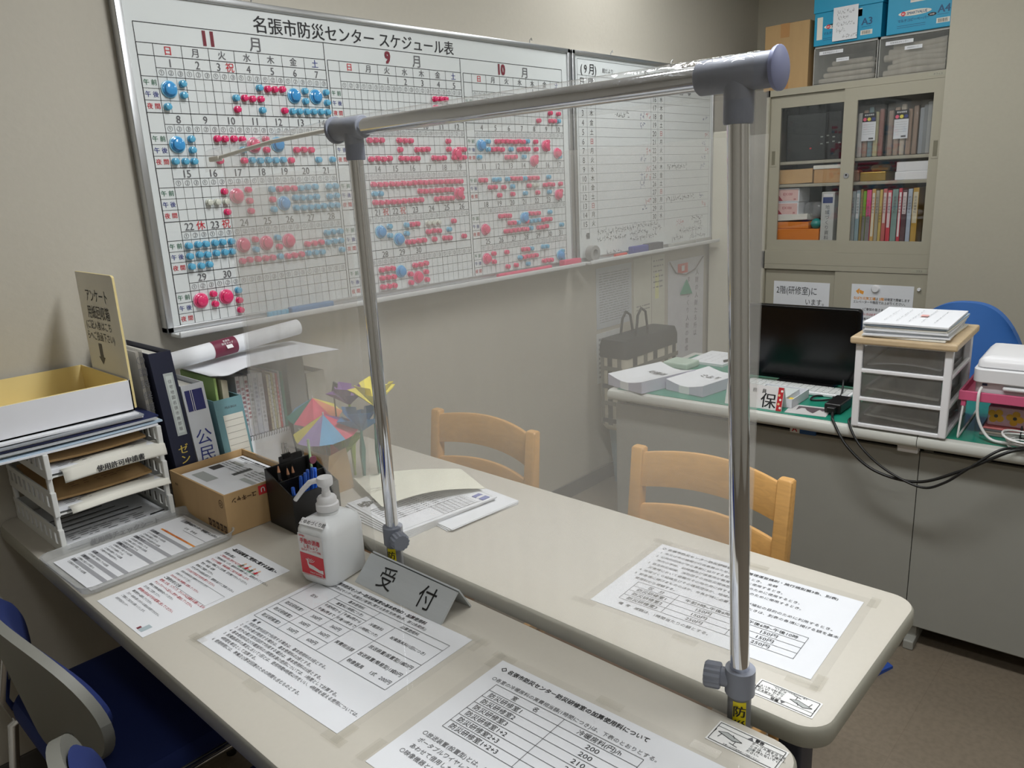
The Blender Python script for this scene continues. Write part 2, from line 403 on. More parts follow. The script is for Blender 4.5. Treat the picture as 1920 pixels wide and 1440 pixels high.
def big_parts(mm, rm):
    a = MB(mm); a.lathe([(.0185, -.002), (.0185, -.007), (.0150, -.0085), (.0145, -.016), (.0125, -.0175)], (0,0,0), 'Y', 28); o = a.build('core', smooth=40); d1 = o.data; bpy.data.objects.remove(o)
    a = MB(rm); a.lathe([(.0215, 0), (.0215, -.0035), (.0195, -.0045), (.0187, -.0045)], (0,0,0), 'Y', 28, cap1=False); o = a.build('rim', smooth=40); d2 = o.data; bpy.data.objects.remove(o)
    return d1, d2
big_data = {'P': big_parts(pinkm, rim_p), 'B': big_parts(bluebm, rim_b)}
MAGS = """000L0B 00002b 00020b 00021b 00221b 00222p 00301p 00311p 00320b 00321p 00322b 00400p 00410p 00420p 00422p 005L0B 00502b 00512b 00520b 00521b 00522b 006L0B 00602b 00612b 00620b 00621b 00622b 010L0B 01002b 01012b 01020b 01021b 01022b 01120p 01122p 01200p 01210p 01220p 01221b 01222p 013L0P 01302b 01312b 01320p 01321p 01322b 014L0B 01402b 01412b 01422p 01501p 01511p 01521p 01602b 01622b 02101w 02111w 02120p 02121w 02122p 022L0P 02220p 02221p 02222p 02320b 02321p 02322b 024L1B 02400p 02410p 02420p 02421b 02422b 02500b 02501b 02502b 02510b 02511b 02512b 02520b 02521b 02522b 02602b 02610b 02611b 02612b 02620b 02621b 02622b 03000b 03001b 03002b 03010b 03011b 03012b 03020b 03021b 03022b 03100b 03101b 03110b 03111b 03120b 03121b 032L0P 03202p 03212p 03220p 03221b 03222p 033L0P 03302p 03312p 03320b 03321p 03322b 034L0P 03402p 03412p 03422p 03501p 03502b 03511p 03512b 03521p 03522b 03600b 03601b 03610b 03611b 03620b 03621b 03622b 040L0P 04020p 04021p 041L0P 04120b 04121p 04122p 10500p 10501p 10510p 10511p 10520p 11002p 11100p 11102p 11110p 11112p 11120p 11122p 11202p 11220p 11221p 11222p 11300p 11302p 11310p 11312p 11321p 11322p 11401p 11411p 11422p 11502p 11512p 11520p 11521p 116L1P 11602p 11611p 11612p 11621p 11622p 12001p 12002p 12100p 12101b 12102p 12110p 12111b 12112p 12120p 12122p 12200p 12202p 12210p 12212p 12220p 12222p 12300p 12302p 12310p 12312p 12320p 12321p 12322p 12400p 12401p 12410p 12411p 12420p 12421p 12422p 12500p 12501p 12502p 12510p 12511p 12512p 12520p 12521p 12522p 126L1P 12600p 12610p 12611p 12612p 131L0B 13120b 13121b 132L1B 13220b 13221b 13222p 13300p 13302p 13310p 13312p 13322p 13400w 13401p 13410w 13411p 13412p 13420w 13421p 13502p 13511b 13512p 13520p 13612p 14100p 14101p 14102p 14110p 14111p 14112p 14120p 14121p 14122p 142L0B 14221p 14222p 143L1P 14300p 14310p 14320p 14321p 14322p 20422p 20521p 20522p 20602p 20611p 20612b 210L0B 21002b 21020b 21021b 21101p 21110p 21111p 21120p 21121p 21200p 21202p 21210p 21211b 21212p 21220p 21222p 21300p 21301p 21310p 21311p 21312b 21320b 21321p 214L2P 21410p 21411p 21412p 215L0P 21510p 21511p 216L1P 21612b 22000p 22010p 22021p 22100b 22101p 22110b 22112p 22121p 22200b 22210p 22211b 22212p 22220p 22300p 22310b 22312b 22320p 22321p 22400p 22401w 22410p 22411w 22412p 22501p 22510b 22511p 22512b 22521p 226L2P 22611p 22612p 230L1P 23110p 23120p 23122p 23200p 23201p 23202p 23211p 23212p 23221b 23222p 233L0B 23302p 23310b 23311p 23312p 23320p 23321b 23322b 23400p 23401b 23410p 23411b 23412p 23421p 23422p 23501p 23502p 23510b 23511p 23612b 240L0P 24020p 24021p 24120p 24122p 24212p 24221b 24300p 24301p 24310p 24311p 24312b 24320b 24321p 24401p 24420b 24422p 24500b 24502p 24512p 246L1B 24611b 24612b"""
MON = ['November', 'September', 'October']; ROW = ['morning', 'afternoon', 'evening']; KIND = {'p': 'pink', 'b': 'blue', 'w': 'clear'}
for tk in MAGS.split():
    k, w, d, c, r, q = int(tk[0]), int(tk[1]), int(tk[2]), tk[3], int(tk[4]), tk[5]
    n = w*7+d+1-first[k]; zt = T1-w*WK; xd = GL[k]+LW+d*DW
    day = f'{MON[k]} {n}' if 1 <= n <= ndays[k] else f'the blank {"Sunday Monday Tuesday Wednesday Thursday Friday Saturday".split()[d]} of {MON[k]} week {w+1}'
    jx, jz = rnd.uniform(-.0015, .0015), rnd.uniform(-.0012, .0012)
    if c == 'L':
        x, z = xd+DW*.34+jx, zt-.050-.029*(r+1)+jz
        col = 'pink' if q == 'P' else 'blue'
        t = thing(f'large_{col}_magnet', f'large {col} round magnet on the schedule board at {day}', 'magnet', (x, yb-.0006, z), f'large {col} magnets on the schedule board')
        for nm, dd in (('core', big_data[q][0]), ('rim', big_data[q][1])):
            o = bpy.data.objects.new(nm, dd); COL.objects.link(o); o.parent = t
    else:
        col = KIND[q]; c = int(c)
        x, z = xd+(c+.5)*DW/3+jx, zt-.050-.029*(r+.5)+jz
        o = bpy.data.objects.new(f'small_{col}_magnet', small_data[q]); COL.objects.link(o); o.location = (x, yb-.0006, z)
        tag(o, f'small {col} magnet at {day}, {ROW[r]} row, column {c+1}', 'magnet', f'small {col} magnets on the schedule board')

# second board
MPB, sb = whiteboard('monthly_whiteboard', 'narrower white monthly plan board with ruled lines and handwriting', 2.683, 3.893, 1.095, 1.967, (2.70, 3.86), (2.97, 3.47))
def b2t(s, x, z, size, mm=None, align='C', bold=0.0, sx=1.0): sb.text(s, bp(x, z, .0003), X, Z, size, mm or ink, align, bold, sx)
def b2h(x0, x1, z, w=.0012): sb.quad(bp(x0, z-w/2), bp(x1, z-w/2), bp(x1, z+w/2), bp(x0, z+w/2), ink2)
def b2v(x, z0, z1, w=.0012): sb.quad(bp(x-w/2, z0), bp(x+w/2, z0), bp(x+w/2, z1), bp(x-w/2, z1), ink2)
bx0, bx1, bz1 = 2.722, 3.85, 1.936
b2h(bx0, bx1, bz1); b2h(bx0, bx1, 1.873); b2h(bx0, bx1, 1.82)
b2v(bx0, 1.20, bz1); b2v(bx1, 1.12, bz1); b2v(2.845, 1.20, 1.873); b2v(2.783, 1.2, 1.873); b2v(3.285, 1.2, 1.873); b2v(3.345, 1.2, 1.873); b2v(3.405, 1.2, 1.873)
b2t('( 9 月)', 2.80, 1.90, .047, bold=.01, sx=.9); b2t('館だより', 2.94, 1.90, .021, ink2); b2t('月   予   定', 3.33, 1.90, .046, bold=.01)
for xx in (2.753, 3.315): b2t('日', xx, 1.846, .04, bold=.006)
for xx in (2.814, 3.375): b2t('曜', xx, 1.846, .04, bold=.006)
b2t('記    事', 3.05, 1.846, .036); b2t('記    事', 3.6, 1.846, .036)
wd = '火水木金土日月'
ln = 0.0388
for i in range(16):
    z = 1.82 - ln*(i+.5)
    if i < 15:
        b2h(bx0, bx1, 1.82-ln*(i+1), .0009)
        b2t(str(i+1), 2.753, z, .034, ink2); b2t(wd[i % 7], 2.814, z, .026, red if i % 7 == 5 else ink)
        b2t(str(i+16), 3.315, z, .034, ink2)
        b2t(wd[(i+15) % 7], 3.375, z, .026, red if (i+15) % 7 == 5 else ink)
def scrib(mb, o, u, v, n, s, mm, up, seed):
    """loose handwriting: short pen strokes side by side"""
    r = random.Random(seed); o, u, v = V(o), V(u), V(v)
    for k in range(n):
        c = o + u*(k*s*1.02)
        for j in range(4):
            a = c + u*(r.uniform(0, .8)*s) + v*(r.uniform(-.45, .45)*s)
            if j % 2: b = a + u*(r.uniform(.25, .7)*s) + v*(r.uniform(-.1, .1)*s)
            else: b = a + v*(r.uniform(.3, .8)*s*(1 if r.random() < .5 else -1)) + u*(r.uniform(-.15, .15)*s)
            mb.line(a, b, up, s*.09, mm)
NW = (0, -1, 0)
for (x, i, n, mm) in ((3.19, 2, 2, blue), (3.24, 2, 2, red), (3.19, 3, 2, blue), (3.24, 6, 2, red), (3.19, 7, 2, blue), (3.24, 8, 2, red), (3.19, 9, 2, blue), (3.24, 9, 2, red), (3.19, 10, 2, blue), (3.24, 12, 2, red), (3.2, 13, 2, blue),
                      (3.78, 2, 2, blue), (3.8, 4, 2, red), (3.77, 5, 2, blue), (3.8, 6, 2, red), (3.77, 7, 2, blue), (3.43, 8, 9, ink), (3.76, 8, 2, blue), (3.42, 12, 13, ink), (3.75, 12, 2, blue), (3.78, 13, 2, red), (2.99, 2, 5, ink)):
    scrib(sb, bp(x, 1.82-ln*(i+.5), .0003), X, Z, n, .021, mm, NW, i*31+int(x*100))
b2t('備', 2.77, 1.205, .03, bold=.01)
for j, (x, z, n) in enumerate(((2.84, 1.215, 13), (3.09, 1.222, 13), (2.84, 1.185, 12), (3.1, 1.192, 8), (3.1, 1.165, 12), (3.3, 1.20, 4), (3.52, 1.21, 4), (3.67, 1.225, 6), (3.7, 1.2, 4), (3.55, 1.17, 12), (3.48, 1.135, 6), (3.65, 1.13, 9), (2.91, 1.115, 6))):
    scrib(sb, bp(x, z, .0003), X, Z, n, .019, red if j == 6 else ink, NW, 77+j)
sb.build('surface', MPB)
# ------------------------------------------------------------------ vinyl screen on a chrome rail
XS = 0.882; ZB = 1.556
T = thing('vinyl_screen_stand', 'chrome hanger rail stand between the two tables holding up the clear vinyl sheet', 'stand', (XS, .80, 0))
a = MB(chrome); a.lathe([(.0145, .455), (.0145, 1.19)], (XS, 0, ZB), 'Y', 28); a.build('cross_bar', T, smooth=40)
lower_m = mat('grey_lower_tube', (128,130,134), .35, noise=.03)
yel = mat('yellow_sticker', (232,214,20), .5, noise=.02)
for (yb0, yt0, kn, capy, cap_s) in ((1.181, 1.186, -1, 1.236, 1), (0.417, 0.441, 1, 0.397, -1)):
    a = MB(chrome); a.tube([(XS, yb0, .745), (XS, yt0, 1.50)], .0132, n=28); a.build('upper_pole', T, smooth=40)
    a = MB(lower_m); a.tube([(XS, yb0, .03), (XS, yb0, .75)], .0162, n=24)
    a.rbox((XS-.005, yb0-.012, .55), (XS+.005, yb0+.012, .56), .002)
    lp = a.build('lower_pole', T, smooth=40)
    # yellow name sticker curved round the tube, facing the room
    a = MB(yel)
    ang0 = math.atan2(-.45, -.9)
    a.grid(lambda i, j: (XS+.0169*math.cos(ang0-.55+1.1*i), yb0+.0169*math.sin(ang0-.55+1.1*i), .648+.086*j), 8, 1)
    for q, ch in enumerate('防災セ'):
        o = (XS+.0178*math.cos(ang0), yb0+.0178*math.sin(ang0), .720-.0225*q)
        u = V((-math.sin(ang0), math.cos(ang0), 0))
        a.text(ch, o, u if u.y < 0 or True else -u, Z, .019, ink, bold=.015)
    a.build('name_sticker', lp, smooth=40)
    # clamp collar and knob
    a = MB(greyp); a.lathe([(.0165, .738), (.0205, .740), (.0205, .772), (.0205, .778), (.0150, .778)], (XS, yb0, 0), 'Z', 28, cap0=True, cap1=True)
    kd = V((-.35, kn*1.0, 0)).normalized()
    a.tube([V((XS, yb0, .759)), V((XS, yb0, .759))+kd*.028], .0135, n=20)
    co = a.build('clamp_collar', T, smooth=40)
    a = MB(greyp)
    kz = V((0, 0, 1)); ks = kd.cross(kz)
    prof = [(.0165, .026), (.0178, .028), (.0178, .046), (.0155, .049)]
    rings = []
    for r, h in prof:
        rings.append([tuple(V((XS, yb0, .759)) + kd*h + ks*((r*(1.0+.05*math.cos(14*2*PI*i/56)))*math.cos(2*PI*i/56)) + kz*((r*(1.0+.05*math.cos(14*2*PI*i/56)))*math.sin(2*PI*i/56))) for i in range(56)])
    a.loft(rings); a.build('clamp_knob', co, smooth=35)
    # T joint
    a = MB(greyp)
    ya, yb_ = (1.155, capy) if cap_s > 0 else (capy, .492)
    a.lathe([(.0185, ya), (.0200, ya+.002), (.0200, yb_-.002), (.0185, yb_)], (XS, 0, ZB), 'Y', 28)
    a.tube([(XS, yt0, 1.500), (XS, yt0, 1.503), (XS, yt0, ZB)], [.0165, .0175, .0175], n=28)
    tj = a.build('tee_joint', T, smooth=40)
    a = MB(mat('cap_lilac', (140,146,182), .4, noise=.02) if cap_s < 0 else greyp)
    a.lathe([(.0235, capy-.006*0), (.0245, capy+cap_s*.002), (.0245, capy+cap_s*.005), (.022, capy+cap_s*.0065)], (XS, 0, ZB), 'Y', 28); a.build('end_cap', tj, smooth=40)
for yy in (1.181, .417):
    a = MB(greyp); a.lathe([(.02, .0), (.02, .05)], (XS, yy, .02), 'Z', 20); a.rbox((XS-.15, yy-.02, 0), (XS+.15, yy+.02, .025), .008); a.build('foot', T, smooth=40)
a = MB(greyp); a.tube([(XS, .417, .03), (XS, 1.181, .03)], .012, n=12); a.build('base_bar', T, smooth=40)
a = MB(mat('white_rod', (226,224,216), .45)); a.tube([(XS+.003, 1.23, ZB+.004), (XS+.003, 1.47, 1.552), (XS+.003, 1.705, 1.533)], .0042, n=10)
a.rbox((XS-.003, 1.69, 1.526), (XS+.009, 1.735, 1.537), .002); a.build('side_rod', T, smooth=40)

film = film_mat('milky_clear_vinyl', 0.185, (248,246,240), 0.16, 0.015, sheen=.022)
wrap = film_mat('clear_vinyl_fold', 0.06, (235,235,232), 0.05, 0.02, sheen=.06, crease=.5)
crk = film_mat('crinkled_vinyl', 0.20, (248,246,240), 0.12, 0.03, sheen=.04, crease=.4)
def zbot(y):
    if y > 1.60: return .815
    if y > 1.43: return .872
    if y > 1.36: return .872 - (1.43-y)/.07*.137
    return max(.61, .735 - (1.36-y)*.5)
def film_pt(i, j):
    y = .414 + (1.722-.414)*i
    n = math.sin(y*9+j*1.5)*.0010 + math.sin(y*4+1)*.002
    zt = ZB + .0005 if y < 1.235 else ZB - (y-1.235)*.048
    rr_ = .0208
    if j < .30:                                   # wraps over the bar, short fold at the front
        q = j/.30
        if q < .18: return (XS-rr_, y, zt-.030+.030*q/.18)
        if q < .82:
            an = PI - PI*(q-.18)/.64; return (XS+rr_*math.cos(an), y, zt+rr_*math.sin(an))
        return (XS+rr_, y, zt-.02*(q-.82)/.18)
    q = (j-.30)/.70; z0 = zt-.02; zb_ = zbot(y); z = z0+(zb_-z0)*q
    amp = min(1, q*6)*(1+1.5*max(0, (y-1.2)))
    x = XS + rr_*(1-min(1, q*1.15))**.6*1.0 + .003*q
    damp = max(.08, min(1, (z-.80)/.25))
    return (x + n*amp*damp + .0006*math.sin(z*16+y*9)*amp*damp, y, z)
a = MB(film); a.grid(film_pt, 120, 90); a.mats.append(wrap)
for k in range(len(a.m)):
    if (k % 90)/90 < .30: a.m[k] = 1          # the tight fold round the bar is clear
def crinkled(i, j):                            # the loose end of the sheet is folded back behind itself
    y = 1.255 + (1.715-1.255)*i; p = film_pt((y-.414)/1.308, .36+.64*j)
    return (p[0] + .006 + .004*math.sin(y*26+j*5)*j + .003*math.sin(y*55-j*9)*j, y, p[2])
a.grid(crinkled, 60, 40, crk)
def second(i, j):                              # the other half of the draped sheet hangs close behind the first
    p = film_pt(i, .34+.66*j); return (p[0] + .0045*(1-.4*j), p[1], p[2] + .004)
a.grid(second, 90, 50, film)
o = a.build('vinyl_sheet', None, loc=(XS, 1.0, ZB), smooth=60)
tag(o, 'clear milky vinyl sheet draped over the chrome rail as a screen', 'screen')
# ------------------------------------------------------------------ printed sheets on the tables
TZ = 0.7103
tape_m = film_mat('yellowed_tape', 0.08, (205,196,168), 0.12, 0.03)
class Sheet:
    """a printed sheet lying flat: u runs along the lines of text, v up the page"""
    def __init__(s, cx, cy, w, h, rot, z, mm=None, top_rot=0):
        r = math.radians(rot); s.c = V((cx, cy, z))
        s.u = V((0, -1, 0))*math.cos(r) + V((1, 0, 0))*math.sin(r); s.v = V((1, 0, 0))*math.cos(r) - V((0, -1, 0))*math.sin(r); s.n = V((0, 0, 1))
        s.w, s.h = w, h; s.b = MB(mm or paper); s.z = .0006
        s.slab(-w/2, -h/2, w/2, h/2, 0, .0005, mm or paper)
    def slab(s, u0, v0, u1, v1, z0, z1, mm):
        q = [s.c + s.u*a + s.v*b + s.n*z for z in (z0, z1) for a, b in ((u0, v0), (u1, v0), (u1, v1), (u0, v1))]
        s.b.add(q, [(3,2,1,0),(4,5,6,7),(0,1,5,4),(1,2,6,5),(2,3,7,6),(3,0,4,7)], mm)
    def P(s, u, v, dz=0): return s.c + s.u*u + s.v*v + s.n*(s.z+.0003+dz)
    def t(s, txt, u, v, size, mm=ink, align='C', bold=0.006, sx=1.0): s.b.text(txt, s.P(u, v), s.u, s.v, size, mm, align, bold, sx)
    def l(s, u0, v0, u1, v1, w=.0009, mm=ink2): s.b.line(s.P(u0, v0, .0001), s.P(u1, v1, .0001), s.n, w, mm)
    def rect(s, u0, v0, u1, v1, mm, dz=-.0001):
        s.b.quad(s.P(u0, v0, dz), s.P(u1, v0, dz), s.P(u1, v1, dz), s.P(u0, v1, dz), mm)
    def frame(s, u0, v0, u1, v1, w=.0009, mm=ink2):
        s.l(u0, v0, u1, v0, w, mm); s.l(u0, v1, u1, v1, w, mm); s.l(u0, v0, u0, v1, w, mm); s.l(u1, v0, u1, v1, w, mm)
    def poly(s, pts, mm, dz=0): s.b.add([s.P(a, b, dz) for a, b in pts], [tuple(range(len(pts)))], mm)
    def done(s, name, label, cat, parent=None, group=None):
        o = s.b.build(name, parent, loc=s.c if parent is None else (0,0,0))
        if parent is None: tag(o, label, cat, group)
        return o
def cover(sh, pad, label, tapes):
    """clear vinyl cover with strips of tape along its edges"""
    t = thing('clear_cover_sheet', label, 'cover', sh.c, 'clear vinyl covers taped over the notices')
    m = MB(clear_pl); o = sh.c + sh.n*.0016
    w, h = sh.w/2+pad, sh.h/2+pad
    m.add([o - sh.u*w - sh.v*h, o + sh.u*w - sh.v*h, o + sh.u*w + sh.v*h, o - sh.u*w + sh.v*h], [(0,1,2,3)])
    m.build('cover', t)
    for (u, v, a, L) in tapes:
        m = MB(tape_m); a = math.radians(a); d = sh.u*math.cos(a) + sh.v*math.sin(a); e = sh.n.cross(d); c = sh.c + sh.u*u + sh.v*v + sh.n*.0021
        m.add([c - d*L - e*.008, c + d*L - e*.008, c + d*L + e*.008, c - d*L + e*.008], [(0,1,2,3)])
        m.build('tape_strip', t)
    return t

# basic fee sheet
s = Sheet(.619, 1.026, .389, .281, 2.5, TZ)
s.t('◇ 名張市防災センター防災研修室の基本使用料・加算使用料', -.172, .128, .0098, bold=.02, align='L')
s.t('(名張市防災センター設置及び管理に関する条例 別表(第6条、第12条関係))', -.165, .115, .0083, ink2, 'L')
c = (-.183, -.11, -.053, .002, .061, .176)
s.frame(c[0], -.036, c[5], .105)
for v, a in ((.0385, 0), (.0135, 0), (-.011, 0)): s.l(c[a], v, c[3], v)
s.l(c[1], -.036, c[1], .105); s.l(c[2], -.036, c[2], .072); s.l(c[3], -.036, c[3], .105); s.l(c[4], -.036, c[4], .088)
s.l(c[1], .088, c[5], .088); s.l(c[1], .072, c[3], .072); s.l(c[3], .04, c[5], .04)
s.t('区分', -.147, .07, .0088)
s.t('基本使用料', -.055, .0965, .0088); s.t('加算使用料', .088, .0965, .0088)
s.t('屋室料(1時間につき)', -.054, .080, .0082)
s.t('午前9時から', -.082, .0635, .0088); s.t('午後6時まで', -.082, .049, .0088)
s.t('午後6時から', -.026, .0635, .0088); s.t('午後10時まで', -.026, .049, .0088)
s.t('冷暖房料', .031, .070, .0088); s.t('(1時間につき)', .031, .053, .0078)
s.t('設備器具料(1回につき)', .118, .064, .0084)
for j, (nm, p, q) in enumerate((('防災研修室1', '300円', '360円'), ('防災研修室2', '300円', '360円'), ('防災研修室3', '500円', '600円'))):
    v = .026 - .0248*j
    s.t(nm, -.147, v, .0098); s.t(p, -.081, v, .0105); s.t(q, -.025, v, .0105)
s.t('実費相当額', .031, .001, .0095)
for j, (a, b) in enumerate((('放送装置(設置型)1式', '800円'), ('放送装置(簡易型)1式', '100円'), ('映像器具      1式', '200円'))):
    s.t(a, .066, .026-.023*j, .0098, align='L'); s.t(b, .171, .026-.023*j, .0102, align='R')
s.t('備  考', -.16, -.045, .0085)
for j, q in enumerate(('1  市民が営利目的で利用する場合は、基本使用料の3倍とする。', '2  市外の者が使用する場合は、基本使用料の2倍とする。', '3  市外の者が営利目的で利用する場合は、基本使用料の5倍とする。',
    '4  基本使用料及び冷暖房料の1時間未満の使用については、1時間として計算する。', '5  設備器具料の算定において1回とは、使用時間4時間以内をいい、4時間を超える使用については、', '    4時間を単位として加算する。', '6  使用時間には、準備及び原状回復のための時間も含むものとする。')):
    s.t(q, -.175, -.0555-.0108*j, .0083, ink2, 'L')
s.done('basic_fee_sheet', 'printed basic fee table lying in front of the sanitizer bottle', 'notice')
cover(s, .014, 'clear vinyl cover taped over the basic fee table', [(-.196, -.137, 0, .02), (-.196, -.13, 90, .018), (.0, -.152, 0, .02), (.2, -.150, 0, .022), (.205, -.135, 90, .02), (.205, .145, 0, .022), (.212, .135, 90, .02)])

# additional fee sheet
s = Sheet(.6245, .560, .390, .278, 1.7, TZ)
s.t('◇ 名張市防災センター防災研修室の加算使用料について', -.182, .1215, .0105, bold=.02, align='L')
s.t('○各室の冷暖房料の実費相当額(1時間につき)は、下表のとおりとする。', -.178, .096, .0092, ink2, 'L')
s.frame(-.162, -.028, .096, .087); s.l(-.033, -.028, -.033, .087)
s.t('室          名', -.098, .0785, .0105); s.t('冷暖房料(円)/h', .032, .0785, .0112)
for j, (a, b) in enumerate((('防災研修室1', '200'), ('防災研修室2', '200'), ('防災研修室3', '210'), ('防災研修室1+2', '210'), ('防災研修室2+3', '210'), ('防災研修室1+2+3', '210'))):
    v = .0625 - .0164*j
    s.l(-.162, v+.0082, .096, v+.0082)
    s.t(a, -.155, v, .0118, align='L'); s.t(b, .032, v, .0115, sx=1.25)
for j, q in enumerate(('○放送装置(設置型)とは、AVワゴン一式及びワイヤレスマイク2本をいう。', '  ポータブルワイヤレスアンプとあわせて使用することができる。', '  あわせて借用した場合であっても、使用料は1式分とする。', '○映像機器とは、設置型プロジェクター及びスクリーンをいう。')):
    s.t(q, -.175, -.052-.0142*j, .0098, ink2, 'L')
s.done('extra_fee_sheet', 'printed heating and extra fee table at the near table end', 'notice')
cover(s, .014, 'clear vinyl cover taped over the extra fee table', [(-.196, .145, 0, .022), (-.204, .132, 90, .02), (0, .153, 0, .021), (-.205, -.12, 90, .022), (.15, .152, 0, .02)])

# reduction sheet on the far table
s = Sheet(1.132, .569, .394, .265, 2.7, TZ)
s.t('◇ 名張市防災センター防災研修室の減免(管理運営規則・施行規則第3条、別表)', -.188, .116, .0098, align='L', bold=.012)
for j, q in enumerate(('1  市又は市の機関が行政事務のために使用するとき。  全額', '2  公共的団体が市の事業に協力する目的のために使用するとき。', '    市内の学校、幼稚園及び保育所が教育又は保育のために使用するとき。', '3  自主防災組織、消防団その他防災関係団体が防災のために使用するとき。', '    災害時において避難所その他の用に供するとき。',
    '4  地域づくり組織及びその構成団体が、地域の振興及び福祉の目的のために利用するとき。', '5  前各項に掲げるもののほか、市長が特に必要と認めるときは、別表の各項に掲げる額を基本', '    使用料から減額する。')):
    s.t(q, -.182, .098-.0165*j, .0090, ink2, 'L')
s.frame(-.158, -.098, .158, -.029)
for v in (-.0465, -.0635, -.081): s.l(-.158, v, .158, v)
s.l(-.073, -.098, -.073, -.029); s.l(.045, -.098, .045, -.029)
s.t('区    分', -.115, -.038, .0105); s.t('午前9時~午後6時', -.014, -.038, .0108, sx=1.05); s.t('午後6時~午後10時', .102, -.038, .0105, sx=1.0)
for j, (a, b) in enumerate((('防災研修室1', '150円'), ('防災研修室2', '150円'), ('防災研修室3', '250円'))):
    v = -.055 - .0173*j
    s.t(a, -.115, v, .0112); s.t(b, -.014, v, .0115, sx=1.1); s.t(b, .102, v, .0115, sx=1.1)
s.t('備  考   減額は、1時間当たりの額とする。', -.15, -.112, .0095, ink2, 'L')
s.done('reduction_fee_sheet', 'printed fee reduction table on the far table, behind the vinyl screen', 'notice')
cover(s, .016, 'clear vinyl cover taped over the reduction table', [(-.2, .14, 0, .02), (-.202, -.146, 0, .024), (.0, -.15, 0, .022), (.19, -.15, 0, .024), (.21, -.135, 90, .02), (.212, .138, 90, .018), (0, .149, 0, .02)])

# request sheet with red lines, partly under the clear tray
s = Sheet(.560, 1.402, .202, .296, .8, TZ)
s.t('~防災研修室ご使用に関するお願い~', -.088, .127, .0108, align='L', bold=.03)
r = random.Random(3)
lines = [('来館の際は', ink, .0085), ('ご使用の前に受付で必ず手続をお済ませください。', red, .0068), ('ご使用後は机、いす、器具を元の場所へ戻し、清掃を行ってください。', ink, .0065), ('マスクの着用、手指消毒にご協力をお願いします。', red, .0068), ('換気は一時間ごとに五分間、窓を開けて行ってください。', ink, .0065), ('受付・検温・記録', ink, .0068), ('飲食はご遠慮ください。', ink, .0068), ('大きな声での会話は控えて、間隔をあけてご利用ください。', ink, .0065), ('ゴミは必ず各自でお持ち帰りください。', red, .0068),
         ('空調の使用時間は申請のとおりとします。', ink2, .006), ('定員を守ってください。', ink2, .006), ('次の方のために時間内に退室してください。', red, .006), ('ご使用を終えた後', ink, .0085), ('使用した机、ドアノブ、スイッチは消毒をお願いします。', red, .0072), ('チェックシートに記入し受付へ提出してください。', red, .007), ('照明と空調の電源を切ってください。', ink, .0062), ('忘れ物にご注意ください。', ink2, .0062), ('使用後の机は必ず元の配置に戻してください。', red, .0072), ('鍵は受付へ返却してください。', ink, .0062), ('万が一体調の悪い方がいる場合は利用できません。', ink2, .0062), ('ご理解とご協力をお願いいたします。', ink2, .0062), ('名張市防災センター', ink2, .006)]
for j, (q, mm, sz) in enumerate(lines):
    s.t(q, -.088 + (.004 if sz < .008 else 0), .108-.0108*j, sz, mm, 'L', .012 if mm is not ink2 else 0)
s.frame(-.03, -.028, .09, .012, .0005)
for q, (mm, uu) in enumerate(((green, .0), (red, .018), (green, .036), (red, .054))):   # little figures cleaning
    s.poly([(uu+.0035*math.cos(k*PI/4), .1065+.0035*math.sin(k*PI/4)) for k in range(8)], mat('figure_skin', (220,180,150), noise=0))
    s.poly([(uu-.004, .094), (uu+.004, .094), (uu+.003, .103), (uu-.003, .103)], mm)
    s.rect(uu-.007, .092, uu+.008, .094, mat('figure_green', (120,185,160), noise=0), .0001)
s.rect(.068, -.142, .082, -.122, mat('figure_grey', (170,185,190), noise=0)); s.rect(.06, -.142, .067, -.134, mat('figure_maroon', (120,50,60), noise=0))
s.done('request_sheet', 'white sheet with red and black lines, sticking out beside the clear tray', 'notice')

# clear tray with a checklist lying in it
tray_m = film_mat('clear_tray_plastic', 0.42, (226,228,228), 0.15, 0.05)
tcx, tcy, trot = .556, 1.650, 1.5
t = thing('clear_document_tray', 'shallow clear plastic tray holding a checklist in front of the letter trays', 'tray', (tcx, tcy, TZ))
S_ = Sheet(tcx, tcy, .235, .318, trot, TZ+.0028)
m = MB(tray_m)
def tr_ring(w, h, r, z, n=6): return [tuple(S_.c - S_.n*.0025 + S_.u*p[0] + S_.v*p[1] + S_.n*z) for p in rrect(0, 0, w, h, r, 0, n)]
m.loft([tr_ring(.222, .306, .02, .0006), tr_ring(.232, .316, .022, .003), tr_ring(.240, .324, .024, .019), tr_ring(.246, .330, .026, .0195), tr_ring(.246, .330, .026, .0185)], cap0=True, cap1=False)
m.build('tray_shell', t, smooth=40, solid=.001)
s = Sheet(tcx+.003, tcy+.001, .200, .290, trot, TZ+.0022)
s.t('名張市防災センター 使用前チェックシート', .02, .128, .0085, bold=.02); s.t('日 付      使 用 者', .0, .11, .0072, ink2); s.rect(-.075, .122, -.045, .135, mat('stamp_grey', (170,170,175), noise=0)); 
s.l(-.02, .101, .095, .101, .0006)
grey_bar = mat('grey_bar', (162,163,168), noise=0); org = mat('orange_line', (230,150,70), noise=0)
s.rect(-.07, .0725, .088, .0775, org); s.t('体調のすぐれない方は利用できません', .0, .0755, .0065, red)
bars = (.058, .020, -.018, -.07, -.092, -.112)
for j, v in enumerate(bars):
    s.rect(-.085, v-.0045, .09, v+.0045, grey_bar); s.t(('1 入室の際', '2 換気について', '3 消毒について', '4 人数', '5 後片付け', '6 退室')[j], -.083, v, .0072, ink, 'L', .02)
body = ['マスクを着用している', '手指の消毒をしている', '発熱やせき等の症状がない', '窓を開けて換気をしている', '使用した机といすを拭いた', '定員以内で利用している', '間隔をあけて座っている']
q = 0
